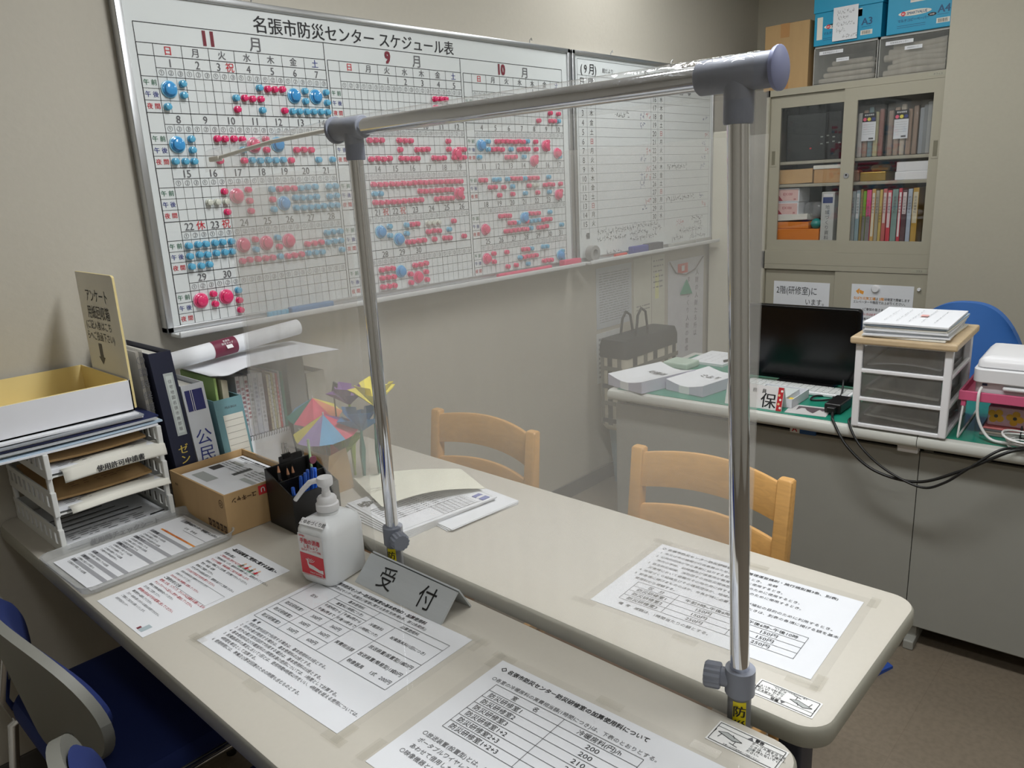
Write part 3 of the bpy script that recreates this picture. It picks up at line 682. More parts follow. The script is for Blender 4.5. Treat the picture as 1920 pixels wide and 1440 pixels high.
for j, v in enumerate(bars):
    nx = bars[j+1] if j < 5 else -.138
    vv = v - .0105
    while vv > nx + .008:
        s.t('□ ' + body[q % 7] + ('。' if q % 2 else '(全員)'), -.078, vv, .0062, ink2, 'L'); q += 1; vv -= .0092
s.done('checklist_sheet', 'checklist with grey heading bars lying in the shallow clear tray', 'checklist')

# ------------------------------------------------------------------ reception sign plate
t = thing('reception_sign', 'grey metal reception plate with two black characters, beside the bottle', 'sign', (.80, 1.037, .71))
sg = mat('brushed_sign_metal', (186,190,192), .45, .0, noise=.03, scale=200, stretch=(1,.05,1))
m = MB(sg); y0, y1 = .914, 1.160
def slab3(mb, p, q, th, mm=None):   # slanted plate from edge p(x,z) to q(x,z) with thickness th
    d = V((q[0]-p[0], 0, q[1]-p[1])).normalized(); n = V((d.z, 0, -d.x))*th
    vs = [(p[0], y0, p[1]), (p[0], y1, p[1]), (q[0], y1, q[1]), (q[0], y0, q[1])]
    vs2 = [tuple(V(a)+n) for a in vs]
    mb.add(vs+vs2, [(0,1,2,3), (7,6,5,4), (0,4,5,1), (1,5,6,2), (2,6,7,3), (3,7,4,0)], mm)
slab3(m, (.764, .7103), (.8085, .7545), .004)
fd = V((.0445, 0, .0442)).normalized(); fn = V((-fd.z, 0, fd.x))
for ch, uu in (('受', 1.085), ('付', .972)):
    m.text(ch, V((.786, uu, .7322)) + fn*.0006, V((0,-1,0)), fd, .046, mat('sign_black', (12,12,14), .5, noise=0), bold=.004)
m.build('face_plate', t)
m = MB(sg); slab3(m, (.838, .7103), (.812, .7545), .003); m.build('back_leg', t)

# ------------------------------------------------------------------ hand sanitizer
t = thing('sanitizer_bottle', 'white hand sanitizer pump bottle with red label', 'bottle', (.762, 1.222, .71))
bx, by = .762, 1.222
milk = mat('milky_bottle_plastic', (240,243,245), .28, noise=.01, sss=.3, trans=.08)
W_, H_ = .108, .090
ROT = Matrix.Translation((bx, by, 0)) @ Matrix.Rotation(math.radians(11), 4, 'Z') @ Matrix.Translation((-bx, -by, 0))
m = MB(milk); m.T = ROT
m.rr(bx, by, W_, H_, .022, [(.010, .7106), (.004, .7125), (0, .722), (0, .812), (.001, .820), (.006, .830), (.018, .839), (.030, .8425)], n=8)
m.lathe([(.021, .840), (.0195, .846), (.0175, .846), (.0175, .856)], (bx, by, 0), 'Z', 24); body_o = m.build('body', t, smooth=45)
lx = bx-W_/2-.0006
lm = mat('label_white', (228,226,226), .4, noise=0); lr = mat('label_red', (214,44,62), .35, noise=0)
m = MB(lm); m.T = ROT; lu = V((0, -1, 0))
def LP(u, z, d=0): return V((lx-d, by+.0325-u*1.12, z))
m.quad(LP(0, .729), LP(.057, .729), LP(.057, .816), LP(0, .816)); m.v = [tuple(p) for p in m.v]
m.quad(LP(.001, .732, .0003), LP(.056, .732, .0003), LP(.056, .773, .0003), LP(.001, .776, .0003), lr)
m.text('saraya', LP(.010, .8125, .0006), lu, Z, .0062, lr, bold=.02); m.text('手指の消毒', LP(.028, .801, .0006), lu, Z, .0115, lr, bold=.03, sx=.93); m.text('しましょう', LP(.029, .7905, .0006), lu, Z, .0088, lr, bold=.02, sx=.9); m.text('指先までしっかり消毒', LP(.029, .7825, .0006), lu, Z, .0052, lr, bold=.01)
for k in range(3):
    rr0 = .005+.0035*k
    for a in range(10):
        a0, a1 = PI*(-.15 - .7*a/10), PI*(-.15 - .7*(a+1)/10)
        m.line(LP(.024+rr0*math.cos(a0), .768+rr0*math.sin(a0)*.8, .0006), LP(.024+rr0*math.cos(a1), .768+rr0*math.sin(a1)*.8, .0006), (-1,0,0), .0011, lm)
m.add([LP(u, z, .0006) for u, z in ((.016, .764), (.019, .764), (.020, .754), (.031, .752), (.045, .746), (.053, .747), (.053, .739), (.042, .7405), (.030, .7435), (.020, .7455), (.017, .752))], [tuple(range(11))], lm)
m.text('Hand Sanitizer', LP(.036, .7375, .0006), lu, Z, .0058, lm, bold=.01); m.text('1L', LP(.050, .7335, .0006), lu, Z, .006, lm, bold=.02)
m.text('手指消毒用アルコール  指定医薬部外品', LP(.029, .7303, .0004), lu, Z, .003, lr)
m.build('label', body_o)
m = MB(white_p); m.T = ROT; pp = [V((bx-W_/2+.0045, by+.034-.072*k/8, .8275)) for k in range(9)]
a0 = V((bx-W_/2+.0175, 0, .8392)); a1 = V((bx-W_/2+.0058, 0, .8306)); nn = V((-(a0.z-a1.z), 0, a0.x-a1.x)).normalized()*.0011
for k in range(8):
    ya, yb2 = by+.032-.064*k/8, by+.032-.064*(k+1)/8
    m.quad(V((a1.x, ya, a1.z))+nn, V((a1.x, yb2, a1.z))+nn, V((a0.x, yb2, a0.z))+nn, V((a0.x, ya, a0.z))+nn)
m.text('くゆめづくり館', (a0+a1)/2 + V((0, by, 0)) + nn*1.3, lu, (a0-a1).normalized(), .0098, ink, bold=.0)
m.build('name_tape', body_o, solid=.0002)
m = MB(white_p); m.lathe([(.0215, .848), (.0225, .850), (.0222, .862), (.0190, .864), (.0190, .872), (.0165, .876), (.0090, .877), (.0085, .885), (.0075, .886), (.0075, .894), (.0100, .896), (.0145, .899), (.0155, .902), (.0155, .912), (.0145, .915)], (bx, by, 0), 'Z', 32)
nd = V((-.46, .62, 0)).normalized()
c0 = V((bx, by, .907))
m.tube([c0, c0+nd*.020, c0+nd*.030+V((0,0,-.003)), c0+nd*.046+V((0,0,-.018)), c0+nd*.064+V((0,0,-.040))], [.0058, .0055, .0055, .005, .0043], n=16)
m.build('pump', t, smooth=40)

# ------------------------------------------------------------------ black pen stand and what stands in it
t = thing('pen_stand', 'black desk pen stand with slanted rim, beside the cardboard box', 'pen stand', (.881, 1.497, .71))
px0, px1, py0, py1 = .812, .934, 1.440, 1.548
m = MB(black); w = .0025
def zr(y): return .800 + (y-py0)/(py1-py0)*.043
def wall(xa, ya, xb, yb_, z0=.711, hf=None):
    hf = hf or zr
    m.add([(xa, ya, z0), (xb, ya, z0), (xb, yb_, z0), (xa, yb_, z0), (xa, ya, hf(ya)), (xb, ya, hf(ya)), (xb, yb_, hf(yb_)), (xa, yb_, hf(yb_))], [(3,2,1,0),(4,5,6,7),(0,1,5,4),(1,2,6,5),(2,3,7,6),(3,0,4,7)])
wall(px0, py0, px0+w, py1); wall(px1-w, py0, px1, py1); wall(px0+w, py0, px1-w, py0+w); wall(px0+w, py1-w, px1-w, py1)
m.box((px0+w, py0+w, .711), (px1-w, py1-w, .714)); m.build('stand_box', t)
m = MB(black); wall(px0+w, 1.492, px1-w, 1.494); m.build('divider', t)
m = MB(black); m.box((.853, py1+.0003, .80), (.913, py1+.004, .858)); m.build('back_panel', t)
clipm = mat('steel_wire', (190,190,192), .25, .95)
def binder_clip(name, label, c, ax, up, hl=.022):
    """black spring clip: c centre, ax along its jaw, up away from the jaw"""
    c, ax, up = V(c), V(ax).normalized(), V(up).normalized(); nn = ax.cross(up)
    t = thing(name, label, 'clip', c)
    m = MB(black); ring = lambda s_: [c + ax*(s_*.010) + nn*a + up*b for a, b in ((-.004, .0), (.004, .0), (.0012, -.012), (-.0012, -.012))]
    m.loft([ring(-1), ring(1)]); m.build('spring', t)
    for sg_ in (-1, 1):
        m = MB(clipm); m.tube([c + ax*.006 + nn*(.003*sg_), c + ax*.004 + up*hl*.6 + nn*(.006*sg_), c + ax*.003 + up*hl + nn*(.007*sg_), c - ax*.003 + up*hl + nn*(.007*sg_), c - ax*.004 + up*hl*.6 + nn*(.006*sg_), c - ax*.006 + nn*(.003*sg_)], .0007, n=6); m.build('wire_handle', t, smooth=40)
    return t
binder_clip('binder_clip', 'black binder clip gripping the rear of the pen stand', (.872, py1+.002, .8625), (1, 0, 0), (0, .1, 1), .024)
wood_tip = mat('pencil_wood', (206,152,118), .7, noise=.05); lead = mat('pencil_lead', (50,48,48), .5, noise=0); pbar = mat('pencil_black', (36,34,36), .3, noise=0)
spots = [(.822, 1.498, .822, 1.502, .862, 'at the rim corner by the box'), (.823, 1.500, .828, 1.512, .838, 'leaning lowest at the left wall of the stand'), (.850, 1.502, .846, 1.507, .848, 'standing upright, the left of the middle pair'), (.862, 1.503, .860, 1.508, .848, 'standing upright, the right of the middle pair'), (.829, 1.498, .826, 1.499, .824, 'sunk deep at the divider')]
for i, (xa, ya, xb, yb_, zt, wh) in enumerate(spots):
    t = thing('pencil', f'sharpened black pencil {wh}', 'pencil', (xa, ya, .715), 'pencils in the pen stand')
    a, b = V((xa, ya, .716)), V((xb, yb_, zt)); d = (b-a).normalized()
    m = MB(pbar); m.tube([a, b-d*.020], .0036, n=6); m.build('barrel', t)
    m = MB(wood_tip); m.tube([b-d*.020, b-d*.005], [.0036, .0011], n=10); m.build('sharpened_wood', t, smooth=40)
    m = MB(lead); m.tube([b-d*.005, b], [.0011, .0002], n=8); m.build('lead', t, smooth=40)
penb = mat('pen_blue', (40,96,200), .3, noise=.02, coat=.3)
for i in range(7):
    xa = .846+.0095*(i % 5) if i < 5 else (.826, .834)[i-5]
    ya = 1.470 if i < 5 else 1.452
    yb_ = 1.462 - .004*(i % 2) if i < 5 else (1.450, 1.447)[i-5]
    zt = (.832, .838, .842, .845, .840, .818, .800)[i]
    xb = xa + (.006 if i < 5 else -.004)
    wh = ('first', 'second', 'third', 'fourth', 'fifth')[i] + ' blue pen from the box side in the pen stand bunch' if i < 5 else ('upper', 'lower')[i-5] + ' of two blue pens lying over the pen stand corner'
    t = thing('ballpoint_pen', wh, 'pen', (xa, ya, .715), 'blue pens in the pen stand')
    a, b = V((xa, ya, .716)), V((xb, yb_, zt)); d = (b-a).normalized()
    m = MB(penb); m.tube([a, b-d*.002, b], [.0042, .0042, .0032], n=12); m.build('barrel', t, smooth=40)
    m = MB(penb); e = V((-.3, -1, 0)).normalized(); m.tube([b-d*.004+e*.003, b-d*.008+e*.006, b-d*.038+e*.0065], .0014, n=8); m.build('clip', t, smooth=40)
t = thing('marker_pen', 'white marker with red end standing behind the pump bottle', 'marker', (.917, 1.462, .715))
m = MB(white_p); m.tube([(.915, 1.462, .716), (.915, 1.458, .792)], .006, n=14); m.build('barrel', t, smooth=40)
m = MB(mat('marker_red', (205,50,45), .3)); m.tube([(.915, 1.458, .792), (.915, 1.457, .806), (.915, 1.457, .808)], [.0062, .0062, .004], n=14); m.build('cap', t, smooth=40)
t = thing('hand_mirror_stick', 'small maroon disc on a pale stick in the rear corner of the pen stand', 'stick', (.922, 1.525, .715))
m = MB(mat('pale_green_stick', (170,205,160), .4)); m.tube([(.918, 1.52, .716), (.925, 1.535, .885)], .0032, n=10); m.build('stick', t, smooth=40)
m = MB(mat('maroon_disc', (110,50,70), .4)); m.lathe([(.009, -.0015), (.010, 0), (.009, .0015)], (.9165, 1.5095, .841), 'Y', 20); m.build('disc', t, smooth=40)

# ------------------------------------------------------------------ cardboard box of questionnaires
cb = mat('cardboard', (184,152,108), .85, noise=.05, scale=40, bump=.1, stretch=(1,1,.2)); cbe = mat('cardboard_edge', (168,130,84), .9)
t = thing('cardboard_box', 'open brown cardboard box full of printed questionnaires', 'box', (.812, 1.69, .71))
x0, x1, y0, y1, zt = .712, .905, 1.556, 1.826, .809
m = MB(cb); th = .004
m.box((x0, y0, .711), (x0+th, y1, zt)); m.box((x1-th, y0, .711), (x1, y1, zt)); m.box((x0+th, y0, .711), (x1-th, y0+th, zt)); m.box((x0+th, y1-th, .711), (x1-th, y1, zt)); m.box((x0+th, y0+th, .711), (x1-th, y1-th, .715))
def fx(u, z, d=.0004): return V((x0+u, y0-d, z))            # front face (towards the room): u along +X
def fl(u, z, d=.0004): return V((x0-d, y1-u, z))            # left face: u along -Y
rbx = mat('red_logo', (205,50,55), .6, noise=0); dbr = mat('brown_print', (70,48,30), .8, noise=0)
m.quad(fx(.083, .782), fx(.105, .782), fx(.105, .804), fx(.083, .804), rbx); m.text('U', fx(.094, .793, .0008), V((-1,0,0)), -Z, .016, lm, bold=.02)
m.text('ユーキャン', fx(.047, .790, .0006), V((-1,0,0)), -Z, .0145, dbr, bold=.03, sx=.85)
ci = [(fl(.252+.009*math.cos(k*PI/12), .785+.009*math.sin(k*PI/12)), fl(.252+.009*math.cos((k+1)*PI/12), .785+.009*math.sin((k+1)*PI/12))) for k in range(24)]
for a, b in ci: m.line(a, b, (-1, 0, 0), .0016, dbr)
m.text('つ', fl(.252, .785, .0006), lu, Z, .011, dbr, bold=.03)
for k in range(5): 
    u0 = .178+.018*k
    m.quad(fl(u0, .716), fl(u0+.014, .716), fl(u0+.014, .733), fl(u0, .733), dbr); m.text('天地水取注'[k], fl(u0+.007, .7245, .0008), lu, Z, .011, cb, bold=.01)
m.text('PAP', fl(.030, .780), lu, Z, .009, dbr)
m.build('box_body', t)
zz = .716
for k in range(1):
    m = MB(paper); m.box((x0+.006, y0+.010, .716), (x1-.008, y1-.012, .790))
    m.build('questionnaire_stack', t)
s = Sheet((x0+x1)/2, (y0+y1)/2, .25, .180, 0, .7925)
s.u, s.v = V((0, -1, 0)), V((1, 0, 0))
s.t('各保険 新型コロナウイルス感染症に伴う個人向け給付や貸付、税の猶予などの支援', 0, .079, .0060, bold=.04, sx=1.05)
s.t('対 象', -.065, .066, .006, ink2); s.t('給 付', .045, .066, .006, ink2); s.l(-.115, .072, .115, .072)
dk = mat('dark_block', (60,62,64), noise=0); gr = mat('mid_block', (170,174,172), noise=0)
for (u, v, w_, h_, mm) in ((-.075, .055, .05, .012, gr), (-.012, .052, .016, .05, dk), (.045, .058, .03, .012, gr), (.09, .056, .02, .014, gr), (-.1, .02, .03, .03, dk), (.06, .01, .06, .014, gr), (-.06, -.03, .08, .03, gr)):
    s.rect(u-w_/2, v-h_, u+w_/2, v, mm)
for k in range(8): s.t('給付金の申請について 支援の対象となる世帯', -.115 if k % 2 else .012, .048-.009*(k//2)-.002, .0048, ink2, 'L')
s.done('questionnaire_sheet', 'printed support notice lying uppermost inside the brown cardboard box', 'notice')
# ------------------------------------------------------------------ letter trays on the wall end of the table
lt_m = mat('letter_tray_plastic', (218,219,216), .35, noise=.02, sss=.1)
TX0, TX1, TY0, TY1 = .440, .688, 1.775, 2.095
def letter_tray(label, zb, post):
    t = thing('letter_tray', label, 'letter tray', ((TX0+TX1)/2, (TY0+TY1)/2, zb), 'stacked letter trays')
    m = MB(lt_m); m.rbox((TX0+.004, TY0+.004, zb), (TX1-.004, TY1, zb+.003), .001); m.build('base', t)
    for x, sg_ in ((TX0, 1), (TX1, -1)):
        a = MB(lt_m); x2 = x + sg_*.0035
        a.box((x, TY0, zb), (x2, TY1, zb+.018)); a.box((x, TY0, zb+.044), (x2, TY1, zb+.056))
        n = 9
        for k in range(n+1):
            yy = TY0 + .012 + (TY1-TY0-.024)*k/n
            a.box((x, yy-.0085, zb+.018), (x2, yy+.0085, zb+.044))
        a.rbox((x-.001*sg_, TY0-.004, zb), (x+sg_*.010, TY0+.010, zb+.057), .002)
        a.build('side', t)
        if post:
            for yy in (TY0+.004, TY1-.02):
                a = MB(lt_m); a.rbox((x, yy, zb+.055), (x+sg_*.010, yy+.012, zb+.0862), .002); a.build('post', t)
    m = MB(lt_m); m.box((TX0+.004, TY1-.003, zb+.003), (TX1-.004, TY1, zb+.05)); m.build('rear_panel', t)
    return t
letter_tray('white letter tray at table level, lowest of the stack of three', .7103, True)
letter_tray('white letter tray in the middle of the stack of three', .7967, True)
letter_tray('white letter tray uppermost in the stack, under the loose papers', .8832, False)
def curled(mb, x0, x1, y0, y1, z, th, lift=.0, m_=None, nx=10, ny=8, seed=1, tilt=0):
    """a sheet or envelope with a slight curl, given real thickness"""
    r = random.Random(seed); p = [r.uniform(0, 6) for _ in range(3)]
    def f(i, j): return z + tilt*j + lift*((2*i-1)**2*.5 + .5*(1-j)**2) + .0012*math.sin(i*4+p[0])*math.sin(j*3+p[1])
    top = lambda i, j: (x0+(x1-x0)*i, y0+(y1-y0)*j, f(i, j)+th)
    bot = lambda i, j: (x0+(x1-x0)*i, y0+(y1-y0)*(1-j), f(i, 1-j))
    mb.grid(top, nx, ny, m_); mb.grid(bot, nx, ny, m_)
    for a, b in ((lambda i, j: (x0+(x1-x0)*i, y0, f(i, 0)+th*j), (nx, 1)), (lambda i, j: (x1, y0+(y1-y0)*i, f(1, i)+th*j), (ny, 1)), (lambda i, j: (x1-(x1-x0)*i, y1, f(1-i, 1)+th*j), (nx, 1)), (lambda i, j: (x0, y1-(y1-y0)*i, f(0, 1-i)+th*j), (ny, 1))):
        mb.grid(a, b[0], b[1], m_)
def paper_text_rows(mb, x0, x1, y0, y1, z, n, mm, seed, size=.006):
    r = random.Random(seed)
    for k in range(n):
        y = y1 - (y1-y0)*(k+.5)/n
        x = x0
        while x < x1-.01:
            L = r.uniform(.006, .028)
            mb.quad((x, y-size*.2, z), (min(x+L, x1), y-size*.2, z), (min(x+L, x1), y+size*.2, z), (x, y+size*.2, z), mm); x += L + r.uniform(.003, .02)
for zb, wh in ((.8832, 'uppermost'), (.7967, 'middle')):
    m = MB(paper); curled(m, TX0+.012, TX1-.018, TY0+.006, TY1-.02, zb+.004, .010, .004, seed=4)
    paper_text_rows(m, TX0+.03, TX1-.05, TY0+.015, TY0+.045, zb+.0185, 3, ink2, 5)
    o = m.build('form_stack', None, loc=((TX0+TX1)/2, 1.93, zb+.004)); tag(o, f'white printed forms lying in the {wh} letter tray', 'papers')
    m = MB(kraft); curled(m, TX0+.014, TX1-.022, TY0+.036, TY1-.03, zb+.0205, .005, .006 if wh == 'uppermost' else .004, seed=9, tilt=.026)
    paper_text_rows(m, TX0+.06, TX1-.06, TY0+.06, TY0+.09, zb+.037, 2, mat('brown_pencil', (120,88,58), .8, noise=0), 8, .008)
    o = m.build('kraft_envelope', None, loc=((TX0+TX1)/2, 1.93, zb+.0195)); tag(o, f'brown kraft envelope lying on the forms in the {wh} letter tray', 'envelope')
# drooping paper strip with writing on the uppermost tray
m = MB(paper2)
def strip(x0, x1, zt, drop, lift=.0):
    def f(i, j):
        if j < .5: return (x0+(x1-x0)*i, TY0+.035-.05*j*2*.9, zt+.004*math.sin(i*PI)*lift - .002*j)
        q = (j-.5)*2; return (x0+(x1-x0)*i, TY0-.010-.006*math.sin(q*1.5), zt-.001-drop*q + .003*math.sin(i*PI)*lift)
    return f
m.grid(strip(.468, .688, .8985, .026, 1), 12, 12)
m.text('使用許可申請書', (.585, TY0-.0185, .8840), X, (0, .2, 1), .0148, ink, bold=.02)
o = m.build('tray_title_strip', None, loc=(.57, TY0-.01, .89), smooth=60, solid=.0004); tag(o, 'white paper strip with black writing drooping over the uppermost letter tray front', 'label strip')
m = MB(paper2); m.grid(strip(.47, .685, .8125, .012, 1), 12, 12)
o = m.build('blank_paper_strip', None, loc=(.57, TY0-.01, .80), smooth=60, solid=.0004); tag(o, 'blank cream paper strip drooping over the middle letter tray front', 'label strip')
m = MB(paper); curled(m, TX0+.010, TX1-.012, TY0+.004, TY1-.02, .7145, .008, .003, seed=12)
for k in range(4): m.quad((TX0+.03, TY0+.085+.03*k, .7262), (TX1-.04-.02*k, TY0+.088+.03*k, .7262), (TX1-.04-.02*k, TY0+.0925+.03*k, .7262), (TX0+.03, TY0+.0895+.03*k, .7262), ink)
paper_text_rows(m, TX0+.03, TX1-.05, TY0+.02, TY0+.07, .7262, 4, ink2, 15); m.quad((.64, TY0+.02, .7264), (.675, TY0+.022, .7264), (.675, TY0+.028, .7264), (.64, TY0+.026, .7264), ink)
o = m.build('checklist_stack', None, loc=((TX0+TX1)/2, 1.93, .7145)); tag(o, 'stack of check sheets with black ruled bars lying in the lowest letter tray', 'papers')
t = thing('tray_name_plate', 'clear plastic strip with grey writing in front of the lowest letter tray', 'label strip', (.56, TY0-.008, .7105))
m = MB(clear_pl); m.box((.455, TY0-.012, .7106), (.682, TY0-.0095, .731)); m.build('strip', t)
m = MB(ink3); m.text('使用時チェックシート', (.57, TY0-.0135, .7215), X, Z, .0155, ink3, bold=.02); m.build('lettering', t)

# loose papers on the trays, tilted white box lid with cream lining, card sign
t = thing('paper_pile', 'pile of loose papers and folders sticking out above the letter trays', 'papers', (.52, 1.94, .945))
cols = [paper, mat('pale_blue_folder', (176,196,214), .5), paper2, mat('clear_file_grey', (186,190,194), .4), mat('navy_folder', (38,46,88), .5), paper, mat('grey_folder', (158,162,168), .5), paper]
for k, c in enumerate(cols):
    m = MB(c); dx = rnd.uniform(-.006, .010); dy = rnd.uniform(-.012, .006)
    z0 = .9402+.0048*k
    curled(m, .352+dx, .690+dx-.006*k*.3 - (.02 if k > 4 else 0), 1.785+dy, 2.085, z0, .0040, .001, seed=20+k)
    m.build('sheet', t)
lid_o = mat('lid_white_card', (224,225,230), .7, noise=.015); lid_i = mat('lid_cream_lining', (232,212,150), .8, noise=.03)
t = thing('shallow_box_cover', 'shallow white box lid with cream lining, open side up on the papers', 'box lid', (.505, 1.95, .982))
x0, x1, y0, y1, z0, z1 = .325, .652, 1.808, 2.105, .9805, 1.052
m = MB(lid_o); th = .003
for a, b in (((x0, y0, z0), (x1, y1, z0+th)), ((x0, y0, z0), (x0+th, y1, z1)), ((x1-th, y0, z0), (x1, y1, z1)), ((x0, y0, z0), (x1, y0+th, z1)), ((x0, y1-th, z0), (x1, y1, z1))): m.box(a, b)
m.build('outer_shell', t)
m = MB(lid_i); q = .0024
for a, b in (((x0+th, y0+th, z0+th), (x1-th, y1-th, z0+th+q)), ((x0+th, y0+th, z0+th), (x0+th+q, y1-th, z1+.0012)), ((x1-th-q, y0+th, z0+th), (x1-th, y1-th, z1+.0012)), ((x0+th, y0+th, z0+th), (x1-th, y0+th+q, z1+.0012)), ((x0+th, y1-th-q, z0+th), (x1-th, y1-th, z1+.0012))): m.box(a, b)
m.build('inner_lining', t)
card = mat('grey_card', (222,222,220), .8, noise=.02); cardb = mat('card_cream_edge', (226,208,150), .8)
m = MB(card); xs = .6535
pts = [(2.040, .985), (1.812, .985), (1.812, 1.286), (1.820, 1.290), (2.037, 1.292)]
m.add([(xs, y, z) for y, z in pts] + [(xs+.005, y, z) for y, z in pts], [tuple(range(5)), tuple(reversed(range(5, 10)))], card)
for k in range(5): m.add([(xs, *pts[k]), (xs+.005, *pts[k]), (xs+.005, *pts[(k+1) % 5]), (xs, *pts[(k+1) % 5])], [(3,2,1,0)], cardb)
for q, y, z, sz, sx in (('アンケート', 1.925, 1.238, .034, .80), ('用紙回収箱', 1.930, 1.198, .034, .80), ('(ご記入後はこち', 1.943, 1.1665, .0235, .92), ('らへご投函下さい)', 1.943, 1.1395, .0235, .86)): m.text(q, (xs-.0006, y, z), lu, Z, sz, ink, bold=.006 if sz > .03 else .0, sx=sx)
gry = mat('arrow_grey', (84,84,86), noise=0)
m.add([(xs-.0006, 1.957+a, z) for a, z in ((.010, 1.122), (-.010, 1.122), (-.010, 1.089), (-.020, 1.089), (0, 1.070), (.020, 1.089), (.010, 1.089))], [(0,1,2,6), (5,3,4)], gry)
o = m.build('questionnaire_card_sign', None, loc=(xs, 1.93, .985)); tag(o, 'grey card sign with an arrow standing behind the white box lid', 'sign')

# ------------------------------------------------------------------ binders, books and rolls along the wall
t = thing('clear_document_sleeve', 'clear grey plastic sleeve of papers leaning beside the card sign', 'sleeve', (.70, 1.95, .71))
sl_m = film_mat('sleeve_plastic', .45, (176,172,164), .2, .05)
m = MB(paper2); m.add([(.704, 1.852, .711), (.704, 2.085, .711), (.690, 2.085, 1.105), (.690, 1.852, 1.105), (.711, 1.852, .711), (.711, 2.085, .711), (.697, 2.085, 1.105), (.697, 1.852, 1.105)], [(0,1,2,3), (7,6,5,4), (0,3,7,4), (1,5,6,2), (3,2,6,7), (0,4,5,1)], mat('sleeve_papers', (186,182,172), .8)); m.build('papers', t)
m = MB(sl_m); m.add([(.700, 1.842, .711), (.700, 2.088, .711), (.685, 2.088, 1.118), (.685, 1.842, 1.118), (.719, 1.842, .711), (.719, 2.088, .711), (.702, 2.088, 1.108), (.702, 1.842, 1.108)], [(0,1,2,3), (7,6,5,4), (0,3,7,4), (1,5,6,2)])
m.build('plastic_cover', t)
m = MB(ink3)
for k, ch in enumerate('①国民保護計画避難誘導計画'): m.text(ch, (.695+.014*k/13, 1.8405, 1.086-.029*k), X, Z, .022, ink2)
m.build('spine_writing', t)

def binder(name, label, x0, x1, y0, y1, h, lean, mm, pages=True, spine=None, group=None):
    """a closed file standing on the table, spine to the room, leaning by `lean` at its top"""
    t = thing(name, label, 'binder', ((x0+x1)/2, (y0+y1)/2, .7103), group)
    def wedge(mb, a0, a1, b0, b1, z0, z1, mm_=None, z1b=None):
        s0, s1 = lean*(z0-.71)/h, lean*(z1-.71)/h
        mb.add([(a0+s0, b0, z0), (a1+s0, b0, z0), (a1+s0, b1, z0), (a0+s0, b1, z0), (a0+s1, b0, z1), (a1+s1, b0, z1), (a1+s1, b1, z1), (a0+s1, b1, z1)],
               [(3,2,1,0),(4,5,6,7),(0,1,5,4),(1,2,6,5),(2,3,7,6),(3,0,4,7)], mm_)
    z0, z1 = .7106, .71+h; th = .003
    m = MB(mm); wedge(m, x0, x0+th, y0, y1, z0, z1); wedge(m, x1-th, x1, y0, y1, z0, z1); wedge(m, x0+th, x1-th, y0, y0+th, z0, z1); o = m.build('cover', t)
    if pages:
        m = MB(paper2); wedge(m, x0+th+.001, x1-th-.004, y0+.012, y1-.006, z0+.006, z1-.012); m.build('pages', t)
    if spine:
        m = MB(ink); spine(m, lambda u, z, d=.0006: V((x0 + u*(x1-x0) + lean*(z-.71)/h, y0-d, z))); m.build('spine_label', o)
    return t
gold = mat('gold_print', (214,190,90), .4, noise=0)
def sp1(m, P):
    m.quad(P(.42, .885), P(.86, .885), P(.86, 1.045), P(.42, 1.045), mat('spine_card', (190,198,196), .4, noise=0)); m.quad(P(.50, .892, .001), P(.78, .892, .001), P(.78, 1.038, .001), P(.50, 1.038, .001), mat('spine_card_inner', (214,222,220), .4, noise=0))
    for k, ch in enumerate('住宅地図名張市南部版'): m.text(ch, P(.64, 1.024-.0135*k, .0016), X, Z, .010, ink3)
    for k, ch in enumerate('ゼンリン住宅地図'): m.text(ch, P(.52, .850-.0268*k, .001), X, Z, .026, gold, bold=.015)
binder('map_binder', 'tall navy map binder with a white spine card and gold characters', .7385, .792, 1.832, 2.09, .388, -.028, mat('navy_cloth', (34,38,60), .55, noise=.06, scale=200), True, sp1)
def sp2(m, P):
    nb = mat('navy_block', (50,52,110), .5, noise=0)
    m.quad(P(.10, .938), P(.88, .938), P(.88, .992), P(.10, .992), nb)
    for u in (.32, .40): m.quad(P(u, .938, .001), P(u+.025, .938, .001), P(u+.025, .992, .001), P(u, .992, .001), lm)
    for k, ch in enumerate('公民館'): m.text(ch, P(.50, .868-.045*k), X, Z, .044, blue)
binder('document_binder', 'white ring binder with a navy block and big characters down its spine', .795, .852, 1.830, 2.09, .296, -.022, mat('binder_white', (212,216,222), .45, noise=.02), True, sp2)
def sp3(m, P):
    m.quad(P(.22, .775), P(.92, .775), P(.92, .905), P(.22, .905), paper2); m.text('FILE BOX', P(.55, .925), X, Z, .008, ink2)
    for k in range(7): m.line(P(.24, .89-.017*k, .001), P(.90, .89-.017*k, .001), (0,-1,0), .0006, ink2)
t = binder('magazine_file', 'teal cardboard magazine file with a ruled card and green leaflets inside', .868, .945, 1.834, 2.06, .238, -.018, mat('teal_card', (116,156,164), .65, noise=.03), False, sp3)
m = MB(mat('leaflet_green', (178,208,130), .6)); m.box((.872, 1.86, .72), (.878, 2.05, 1.0)); o = m.build('green_leaflet', None, loc=(.875, 1.95, .72)); tag(o, 'pale green leaflet standing in the teal magazine file', 'leaflet')
m = MB(mat('leaflet_khaki', (176,170,150), .6)); m.add([(.884, 1.85, .72), (.900, 1.85, .72), (.912, 1.87, .985), (.886, 1.85, .995), (.884, 2.04, .72), (.900, 2.04, .72), (.912, 2.04, .985), (.886, 2.04, .995)], [(0,1,2,3), (7,6,5,4), (0,4,5,1), (1,5,6,2), (2,6,7,3), (3,7,4,0)])
paper_text_rows(m, .889, .908, 0, 0, .9, 0, ink, 1); o = m.build('khaki_brochure', None, loc=(.895, 1.95, .72)); tag(o, 'khaki brochure in a plastic bag standing in the teal magazine file', 'brochure')
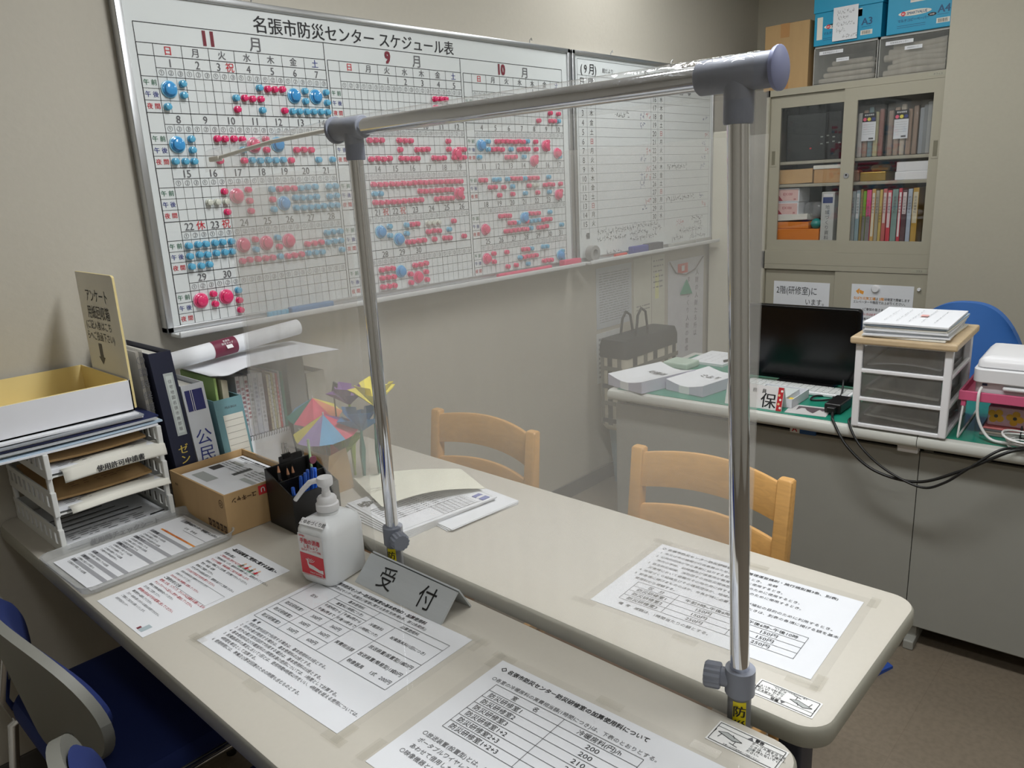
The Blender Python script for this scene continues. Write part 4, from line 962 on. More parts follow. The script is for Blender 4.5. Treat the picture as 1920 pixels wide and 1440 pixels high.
# row of magazines
mags = [('white magazine with maroon spine print beside the teal file', (222,220,222), (150,50,70), .012), ('white magazine with maroon spine print, second from the teal file', (224,222,224), (150,50,70), .012), ('white magazine with red spine print, third from the teal file', (226,224,224), (170,60,70), .012), ('white magazine with grey spine print, fourth from the teal file', (222,222,226), (90,90,100), .012),
        ('white bound report with blue edges beside the white magazines', (214,218,228), (60,70,130), .016), ('white bound report with grey title beside the dark brown gap', (226,226,230), (90,90,100), .016), ('dark brown folder standing between the white reports and thin magazines', (84,52,44), None, .010), ('cream thin magazine beside the dark brown folder', (224,212,180), (120,80,60), .007), ('white thin magazine with black spine print among the thin ones', (226,224,216), (40,40,40), .007), ('yellowish thin magazine among the thin ones', (206,196,130), (60,60,50), .006), ('white thin magazine with tiny brown print among the thin ones', (222,214,196), (120,80,60), .008),  # the dark brown entry is a filler coloured like a shaded gap
        ('red and white thin magazine among the thin ones', (206,80,80), (240,240,240), .007), ('grey thin magazine beside the green folder', (180,182,190), (50,50,60), .007), ('dark green folder at the end of the magazine row', (36,120,98), None, .010)]
x = .950
for i, (lab, c, tc_, wdt) in enumerate(mags):
    h = .272 - .0022*(i % 3) - (.012 if i > 6 else 0)
    t = thing('magazine', lab, 'magazine', (x+wdt/2, 1.99, .7103), 'magazines standing along the wall')
    m = MB(mat(f'magazine_cover_{i}'.replace('_', ' '), c, .4, noise=.02)); m.rbox((x, 1.902, .7106), (x+wdt-.0006, 2.09, .71+h), .0012)
    if tc_:
        tm = mat('spine print %d' % i, tc_, .5, noise=0)
        for k in range(9): m.text('防災情報月刊名張市史'[k], (x+wdt/2, 1.9014, .71+h-.016-.0125*k-(.02 if i % 2 else 0)), X, Z, min(.009, wdt*.75), tm)
    m.build('cover', t)
    m = MB(paper2); m.box((x+.0012, 1.906, .712), (x+wdt-.0018, 2.0905, .71+h-.002)); m.build('pages', t)
    x += wdt
for (lab, x0, x1, h, c) in (('grey box file standing behind the milky screen beside the green folder', 1.105, 1.16, .30, (140,140,138)), ('pale box file standing behind the milky screen at the row end', 1.165, 1.225, .235, (196,192,182))):
    binder('box_file', lab, x0, x1, 1.90, 2.08, h, 0, mat('box file %d' % c[0], c, .6), True)
# white card lying over the files and a rolled poster on it
m = MB(paper)
def wsh(i, j, d=0):
    x = .856+.37*i; y = 1.842+.215*j - .03*i*(1-j)
    return (x, y, 1.0105 + .012*math.sin(i*2.4+.3)*(.6) - .010*math.exp(-((i-.12)/.09)**2)*(1-j) + d)
m.grid(lambda i, j: wsh(i, j, .0012), 24, 8); m.grid(lambda i, j: wsh(i, 1-j), 24, 8)
o = m.build('bent_white_card', None, loc=(1.04, 1.95, 1.01), smooth=60); tag(o, 'large bent sheet of white card lying across the binders', 'card')
t = thing('rolled_poster', 'white rolled poster with a maroon band lying over the white card', 'poster roll', (1.0, 1.975, 1.047))
ra, rb = V((.802, 1.958, 1.044)), V((1.205, 1.982, 1.068)); rd = (rb-ra).normalized()
m = MB(paper); m.tube([ra, rb], .0225, n=28, caps=False); m.tube([ra, rb], .0205, n=28, caps=False)
m.build('roll', t, smooth=50)
m = MB(mat('maroon_band', (112,36,62), .5, noise=.03)); m.tube([ra+rd*.125, ra+rd*.195], .0231, n=28, caps=False)
bu = rd; bn_ = V((0, -.80, .60)); bv = bn_.cross(bu).normalized()
for q, dv in (('名張市', .006), ('防災マップ', -.002)): m.text(q, ra+rd*.165+bn_*.0238+bv*(dv), bu, bv, .0068, lm, bold=.01)
m.quad(*[ra+rd*a+bn_*.0236+bv*b for a, b in ((.158, -.018), (.176, -.018), (.176, -.007), (.158, -.007))], lm)
m.build('paper_band', t, smooth=50)
# desk calendar with spiral
t = thing('desk_calendar', 'spiral desk calendar with a lilac base standing before the magazines', 'calendar', (.99, 1.862, .71))
m = MB(mat('lilac_card', (160,160,205), .6)); m.add([(.93, 1.848, .7106), (1.075, 1.848, .7106), (1.075, 1.868, .812), (.93, 1.868, .812), (.93, 1.888, .7106), (1.075, 1.888, .7106)], [(0,1,2,3), (3,2,5,4), (0,4,5,1), (0,3,4), (1,5,2)]); m.build('stand', t)
m = MB(paper); m.add([(.933, 1.8462, .735), (1.072, 1.8462, .735), (1.072, 1.8665, .818), (.933, 1.8665, .818), (.933, 1.8452, .735), (1.072, 1.8452, .735), (1.072, 1.8655, .818), (.933, 1.8655, .818)], [(0,1,2,3), (7,6,5,4), (0,4,5,1), (2,6,7,3), (0,3,7,4), (1,5,6,2)]); m.build('pages', t)
m = MB(mat('spiral_wire', (120,120,124), .3, .9))
for k in range(18):
    cx = .937+.0077*k; m.tube([(cx+.001*math.cos(a), 1.867+.007*math.sin(a), .814+.007*math.cos(a)) for a in [2*PI*q/10 for q in range(11)]], .0009, n=5)
m.build('spiral', t, smooth=50)

# ------------------------------------------------------------------ folded paper toys behind the screen
def pcol(n, c): return mat(n, c, .75, noise=.02)
pk, og, yl, lv, sk = pcol('origami_pink', (236,92,122)), pcol('origami_orange', (238,150,110)), pcol('origami_yellow', (234,220,88)), pcol('origami_lavender', (164,140,196)), pcol('origami_sky', (110,178,222))
gn, vl_, bl, tl = pcol('origami_lime', (172,206,40)), pcol('origami_violet', (134,84,158)), pcol('origami_blue', (52,130,190)), pcol('origami_teal', (30,140,128))
def umbrella(label, c, r, h, cols, ph, tilt):
    t = thing('paper_umbrella', label, 'paper umbrella', (c[0], c[1], .7103), 'folded paper umbrellas')
    m = MB(*cols); n = len(cols); R_ = Matrix.Rotation(tilt[0], 4, 'X') @ Matrix.Rotation(tilt[1], 4, 'Y'); C = V(c)
    ap = C + R_ @ V((0, 0, h))
    for k in range(n):
        a0, a1 = ph+2*PI*k/n, ph+2*PI*(k+1)/n; am = (a0+a1)/2
        p0 = C + R_ @ V((r*math.cos(a0), r*math.sin(a0), 0)); p1 = C + R_ @ V((r*math.cos(a1), r*math.sin(a1), 0)); pm = C + R_ @ V((r*.93*math.cos(am), r*.93*math.sin(am), -.004))
        m.add([ap, p0, pm, p1], [(0,1,2), (0,2,3)], cols[k])
    m.build('canopy', t, solid=.0006)
    m = MB(white_p); m.tube([ap+V((0,0,.006)), V((c[0], c[1]+.01, .7112))], .002, n=8); m.build('handle', t, smooth=40)
    return t
umbrella('paper umbrella with lavender, sky blue and pink panels, nearest of the two', (1.035, 1.625, .857), .085, .048, [yl, lv, sk, pk, vl_, gn, og, tl], -3.95, (.05, -.12))
umbrella('paper umbrella with pink and orange panels, half hidden by the nearest one', (1.10, 1.775, .862), .075, .048, [tl, pk, pk, og, yl, gn, lv, sk], -3.75, (.12, -.1))
def flower(name, label, c, r, col, stem_m, seed, ang=0):
    t = thing(name, label, 'paper flower', (c[0], c[1], .7103), 'folded paper flowers')
    rr_ = random.Random(seed); C = V(c)
    m = MB(col)
    for k in range(6):
        a = ang + 2*PI*k/6; d = V((math.cos(a), math.sin(a), .35+.5*(k % 2))).normalized(); e = V((-math.sin(a), math.cos(a), 0))
        tip = C + d*r; l = C + d*r*.55 + e*r*.42 + V((0,0,r*.18)); q = C + d*r*.55 - e*r*.42 + V((0,0,r*.18)); kk = C + d*r*.5 - V((0,0,r*.12))
        m.add([C - V((0,0,r*.25)), l, tip, q, kk], [(0,4,1), (1,4,2), (2,4,3), (3,4,0)])
    m.build('petals', t, solid=.0006)
    m = MB(stem_m); m.tube([C - V((0,0,r*.2)), V((c[0]-.012, c[1]-.005, .80)), V((c[0]-.005, c[1], .7112))], .003, n=8)
    a_ = V((c[0]-.01, c[1]-.01, .72)); m.add([a_, a_+V((-.028, -.034, .07)), a_+V((-.010, -.018, .150)), a_+V((.018, .012, .08))], [(0,1,2), (0,2,3)])
    m.build('stem', t, solid=.0008)
    return t
flower('paper_flower', 'yellow folded paper flower beside the chrome pole', (1.13, 1.540, .932), .075, yl, tl, 1)
flower('paper_flower', 'violet folded paper flower behind the paper umbrellas', (1.12, 1.635, .920), .062, vl_, gn, 2, .4)
flower('paper_flower', 'blue folded paper flower below the yellow one', (1.10, 1.565, .868), .070, bl, tl, 3, .9)
flower('paper_flower', 'lime green folded paper flower under the paper umbrella', (1.075, 1.615, .800), .066, gn, gn, 4, .2)
m = MB(mat('dark_clip', (62,66,66), .5)); m.add([(1.104, 1.690, .930), (1.104, 1.672, .926), (1.104, 1.660, .962), (1.104, 1.676, .966), (1.108, 1.690, .930), (1.108, 1.672, .926), (1.108, 1.660, .962), (1.108, 1.676, .966)], [(0,1,2,3), (7,6,5,4), (0,4,5,1), (1,5,6,2), (2,6,7,3), (3,7,4,0)])
m.tube([(1.106, 1.681, .93), (1.112, 1.69, .712)], .002, n=6)
o = m.build('picture_clip_stand', None, loc=(1.106, 1.68, .712)); tag(o, 'small dark clip on a wire standing above the paper umbrellas', 'clip stand')
# kraft paper bag with folded toys in it
t = thing('kraft_bag', 'small brown kraft paper bag behind the pen stand, red circle printed on it', 'paper bag', (1.02, 1.60, .7103))
m = MB(kraft); bx0, bx1, by0, by1, bz = .985, 1.060, 1.565, 1.675, .815
m.loft([[(bx0, by0, .7106), (bx1, by0, .7106), (bx1, by1, .7106), (bx0, by1, .7106)], [(bx0+.004, by0+.002, .77), (bx1-.004, by0+.003, .77), (bx1-.004, by1-.003, .77), (bx0+.004, by1-.002, .77)], [(bx0+.010, by0-.002, bz), (bx1-.010, by0+.004, bz+.006), (bx1-.012, by1, bz), (bx0+.012, by1+.002, bz-.006)]], cap1=False)
m.text('名張', (bx0+.002, by0+.028, .757), lu, Z, .010, dbr)
for k in range(20): 
    a0, a1 = 2*PI*k/20, 2*PI*(k+1)/20; m.line((bx0-.0003, by0+.026+.012*math.cos(a0), .735+.012*math.sin(a0)), (bx0-.0003, by0+.026+.012*math.cos(a1), .735+.012*math.sin(a1)), (-1,0,0), .0016, rbx)
m.build('bag', t, solid=.0006)
m = MB(pcol('origami_red', (222,84,60))); m.add([(1.01, 1.58, .80), (1.03, 1.60, .80), (1.02, 1.59, .838), (1.035, 1.575, .815)], [(0,1,2), (1,3,2), (0,2,3), (0,3,1)]); o = m.build('folded_paper_toy', None, loc=(1.02, 1.59, .80)); tag(o, 'small red folded paper toy poking out of the kraft bag', 'paper toy')
m = MB(paper2); m.add([(1.0, 1.645, .79), (1.03, 1.66, .79), (1.0, 1.70, .862), (.99, 1.63, .858), (1.01, 1.65, .852)], [(0,1,2), (0,2,3), (1,4,2), (0,3,4), (0,4,1), (2,4,3)]); o = m.build('folded_paper_toy', None, loc=(1.0, 1.65, .79)); tag(o, 'white folded paper toy in the kraft bag below the pink umbrella', 'paper toy')

# ------------------------------------------------------------------ papers on the far table
t = thing('newsletter_stack', 'fanned stack of printed newsletters on the far table, bold black title showing', 'papers', (1.03, 1.40, .71))
for k in range(5):
    s = Sheet(1.072+.003*k, 1.335-.002*k, .27, .235, 88-1.2*k, .7104+.0036*k); s.slab(-.135, -.1175, .135, .1175, .0003, .0030, paper)
    s.z = .0032
    if k == 4:
        s.t('ゆめづくり通信', -.127, .078, .040, ink, 'L', bold=.05); s.frame(-.128, -.108, .128, .108, .0006)
        for q in range(9): s.t('地域の防災活動についてお知らせします。ご参加ください。', -.12, .036-.0105*q, .0065, ink2, 'L')
        for q in range(8): s.l(-.01+.012*q, -.106, -.01+.012*q, -.05, .0007, ink); s.l(-.01, -.106+.008*q, .085, -.106+.008*q, .0007, ink)
    s.done('newsletter', '', '', parent=t)
m = MB(mat('cream_paper', (222,220,204), .85, noise=.015))
def crm(i, j, d=0):
    # long cream folded sheet lying over the newsletters with its room-side edge lifted
    a = V((.984, 1.350, 0)).lerp(V((1.060, 1.565, 0)), j); b = V((1.216, 1.243, 0)).lerp(V((1.275, 1.392, 0)), j)
    p = a.lerp(b, i)
    return (p.x, p.y, .7315 + .020*math.sin(PI*min(1, .12+i*.88))*(1-j*.45) + d)
m.grid(lambda i, j: crm(i, j, .0008), 24, 12); m.grid(lambda i, j: crm(i, 1-j), 24, 12)
for q in range(3): m.text('参加申込書', (1.03+.016*q, 1.44-.012*q, .7475), V((.9, -.42, 0)), V((.42, .9, 0)), .006, ink2)
o = m.build('cream_folded_sheet', None, loc=(1.12, 1.38, .73), smooth=60); tag(o, 'long cream folded sheet lying over the newsletters', 'paper')
t = thing('clipped_notepad', 'white clipped note sheets lying on the far table beside the newsletters', 'papers', (1.135, 1.235, .71))
for k in range(3):
    s = Sheet(1.137, 1.233-.002*k, .138+.002*k, .205, -8+2*k, .7104+.0026*k); s.slab(-.069, -.1025, .069, .1025, .0003, .0022, paper); s.z = .0024
    if k == 2:
        r = random.Random(8)
        for q in range(5): s.t('名張市  氏名  住所  電話', -.06, -.055-.009*q, .006, ink3, 'L')
    s.done('sheet', '', '', parent=t)
binder_clip('binder_clip', 'black binder clip on the near edge of the clipped note sheets', (1.030, 1.243, .7175), (0, 1, 0), (-1, 0, .15), .018)
t = thing('eraser', 'small white eraser in a striped sleeve on the note sheets', 'eraser', (1.178, 1.225, .7185))
m = MB(white_p); m.rbox((1.168, 1.206, .7188), (1.190, 1.244, .7295), .003); m.build('rubber', t)
m = MB(mat('eraser_sleeve', (120,128,180), .5, noise=0)); m.box((1.1675, 1.205, .7187), (1.1905, 1.219, .7298)); m.box((1.1675, 1.229, .7187), (1.1905, 1.242, .7298)); m.build('sleeve_stripe', t)

# warning stickers on the table ends
def warn(cx, cy, w, h, flip, label):
    s = Sheet(cx, cy, w, h, 180 if flip else 0, TZ, mat('sticker_white', (228,228,226), .4, noise=0)); s.z = .0006
    k = w/.1
    s.frame(-w/2+.003, -h/2+.003, w/2-.003, h/2-.003, .0009, ink); s.l(-w/2+.003, h/2-.011, w/2-.003, h/2-.011, .0006, ink)
    s.poly([(-.004*k, h/2-.0105), (.004*k, h/2-.0105), (0, h/2-.004)], ink2); s.t('警告', .012*k, h/2-.007, .0062, ink, bold=.03)
    for j, q in enumerate(('テーブル面を立てる', 'ときは、1人で操作し', '    を持たないでく', 'ださい。')): s.t(q, .004*k, h/2-.0145-.0055*j, .0052, ink, 'L', bold=.01)
    s.rect(.005*k, h/2-.0275, .013*k, h/2-.0235, mat('mid_block', (170,174,172)))
    s.t('お買い上げの販売店にご相談ください', -.0*k, -h/2+.0055, .003, ink2)
    s.poly([(-.042*k, .001), (-.030*k, .006), (-.006*k, -.001), (-.018*k, -.005)], mat('mid_block', (170,174,172)))
    for a, b in (((-.042*k, .001), (-.030*k, .006)), ((-.030*k, .006), (-.006*k, -.001)), ((-.006*k, -.001), (-.018*k, -.005)), ((-.018*k, -.005), (-.042*k, .001)), ((-.036*k, -.001), (-.038*k, -.009)), ((-.014*k, -.004), (-.014*k, -.011)), ((-.02*k, -.0105), (-.008*k, -.0125)), ((-.022*k, .006), (-.018*k, .0005)), ((-.046*k, .004), (-.047*k, -.004))): s.l(*a, *b, .0009, ink)
    s.done('warning_sticker', label, 'sticker')
warn(.8225, .377, .098, .044, False, 'white warning sticker on the end of the table nearest the blue seats')
warn(.946, .377, .092, .040, True, 'white warning sticker on the end of the table behind the screen')
# ------------------------------------------------------------------ wooden chairs behind the far table
def wood_mat(name, c):
    m = bpy.data.materials.new(name); m.use_nodes = True; nt = m.node_tree; b = nt.nodes['Principled BSDF']
    tc = nt.nodes.new('ShaderNodeTexCoord'); mp = nt.nodes.new('ShaderNodeMapping'); mp.inputs['Scale'].default_value = (14, 3, 14)
    nz = nt.nodes.new('ShaderNodeTexNoise'); nz.inputs['Scale'].default_value = 5; nz.inputs['Detail'].default_value = 6; nz.inputs['Distortion'].default_value = 1.2
    cr = nt.nodes.new('ShaderNodeValToRGB'); cr.color_ramp.elements[0].position = .3; cr.color_ramp.elements[1].position = .75
    c0 = rgb(*c); cr.color_ramp.elements[0].color = tuple(v*.80 for v in c0[:3]) + (1,); cr.color_ramp.elements[1].color = c0
    nt.links.new(tc.outputs['Object'], mp.inputs[0]); nt.links.new(mp.outputs[0], nz.inputs['Vector']); nt.links.new(nz.outputs['Fac'], cr.inputs[0]); nt.links.new(cr.outputs[0], b.inputs['Base Color'])
    b.inputs['Roughness'].default_value = .42; return m
oak = wood_mat('oak_wood', (214,164,98)); seatf = mat('chair_seat_vinyl', (168,128,92), .6, noise=.04)
def wooden_chair(label, xb, y0, y1, ztop, group):
    t = thing('wooden_chair', label, 'chair', (xb-.2, (y0+y1)/2, 0), group)
    yc = (y0+y1)/2; hw = (y1-y0)/2
    bow = lambda s_, z: xb + .028*(1-s_*s_) + (z-.45)*.10
    for s_ in (-1, 1):
        m = MB(oak); yy = yc + s_*(hw-.018); sec = []
        for z, w_, d_ in ((0, .024, .028), (.40, .034, .040), (.56, .036, .036), (ztop-.004, .036, .028), (ztop, .030, .022)):
            xx = xb - .02 + max(0, z-.42)*.10 - (.05*(1-z/.42) if z < .42 else 0)*-1
            sec.append(rrect(xx, yy, d_, w_, .006, z, 3))
        m.loft(sec); m.build('back_post', t, smooth=40)
        m = MB(oak); m.loft([rrect(xb-.40, yy, .028, .028, .006, 0, 3), rrect(xb-.40, yy, .036, .036, .006, .40, 3)]); m.build('front_leg', t, smooth=40)
        m = MB(oak); m.rbox((xb-.40, yy-.011, .17), (xb+.0, yy+.011, .20), .004); m.build('side_stretcher', t)
    def slat(zlo, zhi, crown, name):
        m = MB(oak); n = 16; rings = []
        for k in range(n+1):
            s_ = -1+2*k/n; yy = yc + s_*(hw-.034); zt = zhi + crown*(1-s_*s_); zb_ = zlo + crown*.8*(1-s_*s_)
            ring = []
            for a, b in ((-.009, zb_), (.009, zb_), (.009, zt-.006), (.005, zt), (-.005, zt), (-.009, zt-.006)): ring.append((bow(s_, b)+a-.018, yy, b))
            rings.append(ring)
        m.loft(rings); m.build(name, t, smooth=35)
    slat(ztop-.100, ztop-.012, .016, 'top_rail'); slat(ztop-.225, ztop-.148, .014, 'back_slat')
    m = MB(oak)
    m.rbox((xb-.40, y0+.03, .36), (xb-.01, y0+.055, .405), .004); m.rbox((xb-.40, y1-.055, .36), (xb-.01, y1-.03, .405), .004)
    m.rbox((xb-.415, y0+.03, .36), (xb-.39, y1-.03, .405), .004); m.rbox((xb-.035, y0+.03, .36), (xb-.012, y1-.03, .405), .004)
    m.build('seat_frame', t)
    m = MB(seatf); m.rr(xb-.215, yc, .40, y1-y0-.02, .03, [(.006, .405), (0, .412), (0, .432), (.006, .442), (.02, .447)]); m.build('seat', t, smooth=40)
wooden_chair('pale wooden chair by the board wall, its back half veiled by the vinyl', 1.505, 1.335, 1.765, .775, 'wooden chairs')
wooden_chair('pale wooden chair at the open end of the far table, nearer the grey desks', 1.552, .628, 1.050, .782, 'wooden chairs')

# ------------------------------------------------------------------ blue visitor chairs at the near table
shell_m = mat('grey_chair_shell', (128,128,121), .5, noise=.02); bluef = mat('blue_chair_fabric', (26,44,104), .85, noise=.06, scale=300, bump=.15)
def visitor_chair(label, xb, yc):
    t = thing('visitor_chair', label, 'chair', (xb+.22, yc, 0), 'blue visitor chairs')
    def back(i, j, off, sc=1.0):
        s_ = math.sin(PI/2*(-1+2*i)); q = -1+2*j
        hz = .145*sc*max(0, 1-abs(s_)**2.6)**.5
        y = yc + .272*sc*s_; z = .590 + hz*q
        return V((xb + .055*s_*s_ - (z-.6)*.16 + off, y, z))
    m = MB(shell_m); n, k = 28, 10
    th = .018
    m.grid(lambda i, j: back(1-i, j, 0), n, k); m.grid(lambda i, j: back(i, j, th), n, k)
    m.grid(lambda i, j: back(1-i, 1, th*(1-j)), n, 1); m.grid(lambda i, j: back(i, 0, th*(1-j)), n, 1)
    bk = m.build('backrest', t, smooth=60)
    m = MB(bluef); m.grid(lambda i, j: back(1-i, j, th+.001, .9), n, k); m.grid(lambda i, j: back(i, j, th+.001+.022*(math.sin(PI*min(1, max(0, j)))*math.sin(PI*i))**.35, .9), n, k)
    m.build('back_pad', t, smooth=60)
    m = MB(bluef); m.rr(xb+.235, yc, .43, .47, .05, [(.012, .395), (.0, .405), (0, .425), (.008, .438), (.03, .443)], n=6); m.build('seat', t, smooth=45)
    m = MB(shell_m); m.rr(xb+.235, yc, .43, .47, .05, [(.02, .380), (.006, .385), (.006, .397)], n=6); m.build('seat_pan', t, smooth=45)
    for s_ in (-1, 1):
        y = yc + s_*.225
        m = MB(chrome); m.tube([(xb-.035, y, .012), (xb+.02, y, .37), (xb+.06, y, .386), (xb+.40, y, .386), (xb+.435, y, .37), (xb+.47, y, .012)], .0105, n=12); lg = m.build('leg', t, smooth=45)
        for xx in (xb-.035, xb+.47):
            m = MB(black); m.lathe([(.013, 0), (.014, .02), (.012, .024)], (xx, y, 0), 'Z', 12); m.build('foot_cap', lg, smooth=40)
        m = MB(chrome); m.tube([(xb+.03, y, .385), (xb+.012, y*.9+yc*.1, .45), (xb+.03, y*.8+yc*.2, .55)], .010, n=10); m.build('back_support', t, smooth=45)
visitor_chair('blue visitor chair with grey shell back, pushed under the table by the wall', .262, 1.560)
visitor_chair('blue visitor chair nearer the table end, only its grey back edge in view', .205, .955)

# ------------------------------------------------------------------ grey office desks
dtop = mat('desk_top_grey', (196,197,190), .45, noise=.015); dbody = mat('desk_panel_grey', (152,152,145), .5, noise=.02); ddark = mat('desk_gap_dark', (40,40,40), .7)
gmat = mat('green_desk_mat', (26,132,108), .35, noise=.04, coat=.3)
DT = Matrix.Translation((2.268, .567, 0)) @ Matrix.Rotation(math.radians(3.2), 4, 'Z')
def dw(x, y, z=0): return DT @ V((x, y, z))
def desk(label, y0, y1):
    t = thing('office_desk', label, 'desk', dw(.35, (y0+y1)/2), 'grey office desks')
    m = MB(dtop); m.T = DT
    m.loft([[(a, yy, b) for a, b in ((.012, .662), (.70, .662), (.70, .70), (.02, .70), (.006, .696), (0, .687), (0, .675), (.004, .666))] for yy in (y0+.001, y1-.001)]); m.build('desktop', t, smooth=40)
    m = MB(dbody); m.T = DT; m.box((.06, y0+.0012, .075), (.075, y1-.0012, .635)); m.build('modesty_panel', t)
    m = MB(ddark); m.T = DT; m.box((.085, y0+.01, .60), (.44, y1-.01, .660)); m.build('drawer_tray', t)  # dark block puts in the shade of the slot under the desktop
    for yy in (y0+.006, y1-.031):
        m = MB(dbody); m.T = DT; m.box((.08, yy, .03), (.44, yy+.025, .66)); m.rbox((.04, yy-.002, 0), (.46, yy+.027, .03), .004); m.build('side_panel', t)
    m = MB(dbody); m.T = DT; m.box((.1, y1-.45, .05), (.44, y1-.035, .595)); m.build('drawer_cabinet', t)
    return t
desk('grey office desk with the monitor, next to the board wall', 0.0, 1.03)
desk('grey office desk nearer the camera side, under the pink rack', -1.05, 0.0)
m = MB(gmat); m.T = DT; m.rbox((.022, -.98, .7004), (.66, 1.0, .7022), .0008); o = m.build('desk_mat', None, loc=dw(.3, 0, .7)); tag(o, 'green sheet mat covering the grey desktops', 'desk mat')
DZ = .7026
t = thing('panel_catch', 'white plastic catch under the front rim of the desk', 'catch', dw(.05, .03, .636))
m = MB(white_p); m.T = DT; m.rbox((.028, .0, .638), (.058, .055, .6615), .003); m.build('catch', t)
t = thing('drawer_label', 'small white and blue label with a red letter A below the desk rim', 'label', dw(.055, .35, .64))
m = MB(lm); m.T = DT; m.box((.050, .345, .6355), (.0595, .375, .6615)); m.build('white_tab', t)
m = MB(mat('blue_tab', (40,90,150), .5)); m.T = DT; m.box((.050, .295, .6355), (.0595, .344, .6615)); m.build('blue_tab', t)
m = MB(red); m.T = DT; m.text('A', (.0494, .36, .649), lu, Z, .024, red, bold=.02); m.build('letter', t)

# monitor
t = thing('monitor', 'black flat monitor standing on the desk behind the name card', 'monitor', (2.66, 1.04, DZ))
scr = mat('black_screen', (9,9,10), .28, noise=.03, spec=.3)
MT = Matrix.Translation((2.640, 1.058, .712)) @ Matrix.Rotation(math.radians(3), 4, 'Z') @ Matrix.Rotation(math.radians(-4), 4, 'Y')
m = MB(scr); m.T = MT
ring = lambda x, i: [(x, y, z) for y, z, _ in rrect(0, .136, .396-2*i, .272-2*i, .012, 0, 4)]
m.loft([ring(0, .002), ring(.004, 0), ring(.022, 0), ring(.03, .02)]); m.build('panel', t, smooth=40)
m = MB(mat('screen_face', (5,5,6), .2, noise=0)); m.T = MT; m.add([(-.0006, -.188, .010), (-.0006, .188, .010), (-.0006, .188, .262), (-.0006, -.188, .262)], [(0,3,2,1)]); m.build('screen', t)
m = MB(black); m.T = MT; m.rbox((.026, -.03, -.012), (.045, .03, .14), .004); m.build('stand_neck', t)
m = MB(black); m.rr(2.675, 1.036, .16, .2, .03, [(.004, DZ), (0, DZ+.004), (.004, DZ+.010)]); m.build('stand_foot', t, smooth=40)
t = thing('keyboard', 'slim white keyboard lying under the black monitor', 'keyboard', (2.555, 1.03, DZ))
KT = Matrix.Translation((2.552, 1.03, DZ)) @ Matrix.Rotation(math.radians(3.5), 4, 'Z')
m = MB(white_p); m.T = KT; m.rbox((-.045, -.185, 0), (.045, .185, .012), .004); m.build('keyboard_case', t)
m = MB(mat('keycap', (206,208,206), .5)); m.T = KT
for a in range(5):
    for b in range(17): m.box((-.038+.0155*a, -.176+.0208*b, .012), (-.0255+.0155*a, -.158+.0208*b, .0148))
m.build('keys', t)['kind'] = 'stuff'
# name card
t = thing('name_card', 'white folded name card with a red flowered edge on the desk rim', 'name card', (2.29, 1.02, DZ))
NT = Matrix.Translation((2.285, .970, DZ)) @ Matrix.Rotation(math.radians(3.5), 4, 'Z')
m = MB(lm); m.T = NT; H = .072; L = .19
def face(m, y0, y1, mm, d=0): m.add([(-.0005-d, y0, 0), (-.0005-d, y1, 0), (.022-d, y1, H), (.022-d, y0, H), (.0008, y0, 0), (.0008, y1, 0), (.0232, y1, H), (.0232, y0, H)] if d == 0 else [(-.0005-d, y0, 0), (-.0005-d, y1, 0), (.022-d, y1, H), (.022-d, y0, H)], [(3,2,1,0), (4,5,6,7), (0,1,5,4), (2,3,7,6), (1,2,6,5), (3,0,4,7)] if d == 0 else [(3,2,1,0)], mm)
face(m, .0, L, lm)
m.add([(.023, 0, H), (.023, L, H), (.048, L, 0), (.048, 0, 0), (.0218, 0, H), (.0218, L, H), (.0468, L, 0), (.0468, 0, 0)], [(0,1,2,3), (7,6,5,4), (0,3,7,4), (1,5,6,2)])
vv = V((.0225, 0, H)).normalized()
for ch, y, q, sz in (('務', .094, .058, .015), ('員', .063, .058, .015), ('保', .046, .028, .052)): m.text(ch, V((-.0012, y, 0))+vv*q, lu, vv, sz, ink, bold=.01)
m.build('card', t)
m = MB(mat('red_flower_paper', (190,36,44), .5, noise=.1, scale=220)); m.T = NT; face(m, .001, .018, m.mats[0], .0009)
pet = mat('flower_pale', (238,200,150), .5, noise=0); pet2 = mat('flower_white', (240,232,226), .5, noise=0)
for k, (q, y) in enumerate(((.010, .006), (.022, .012), (.036, .008), (.050, .013), (.064, .006))):
    m.add([V((-.0018, y+.004*math.cos(a), 0))+vv*(q+.004*math.sin(a)) for a in [2*PI*i/8 for i in range(8)]], [tuple(reversed(range(8)))], pet if k % 2 else pet2)
m.build('flower_strip', t)
# shallow white box of cards
t = thing('open_white_box', 'shallow open white box of cards behind the name card', 'box', (2.41, 1.02, DZ))
BT = Matrix.Translation((2.333, .955, DZ)) @ Matrix.Rotation(math.radians(2.5), 4, 'Z')
m = MB(lid_o); m.T = BT
for a, b in (((0, 0, 0), (.15, .145, .002)), ((0, 0, 0), (.002, .145, .030)), ((.148, 0, 0), (.15, .145, .030)), ((0, 0, 0), (.15, .002, .030)), ((0, .143, 0), (.15, .145, .030))): m.box(a, b)
m.build('box_body', t)
m = MB(mat('card_stack', (196,202,200), .6, noise=.05)); m.T = BT; m.box((.006, .03, .0022), (.144, .141, .026)); m.build('cards', t)
m = MB(mat('yellow_tag', (226,196,60), .5)); m.T = BT; m.box((.035, .012, .0022), (.055, .027, .02)); m.build('yellow_tag', t)
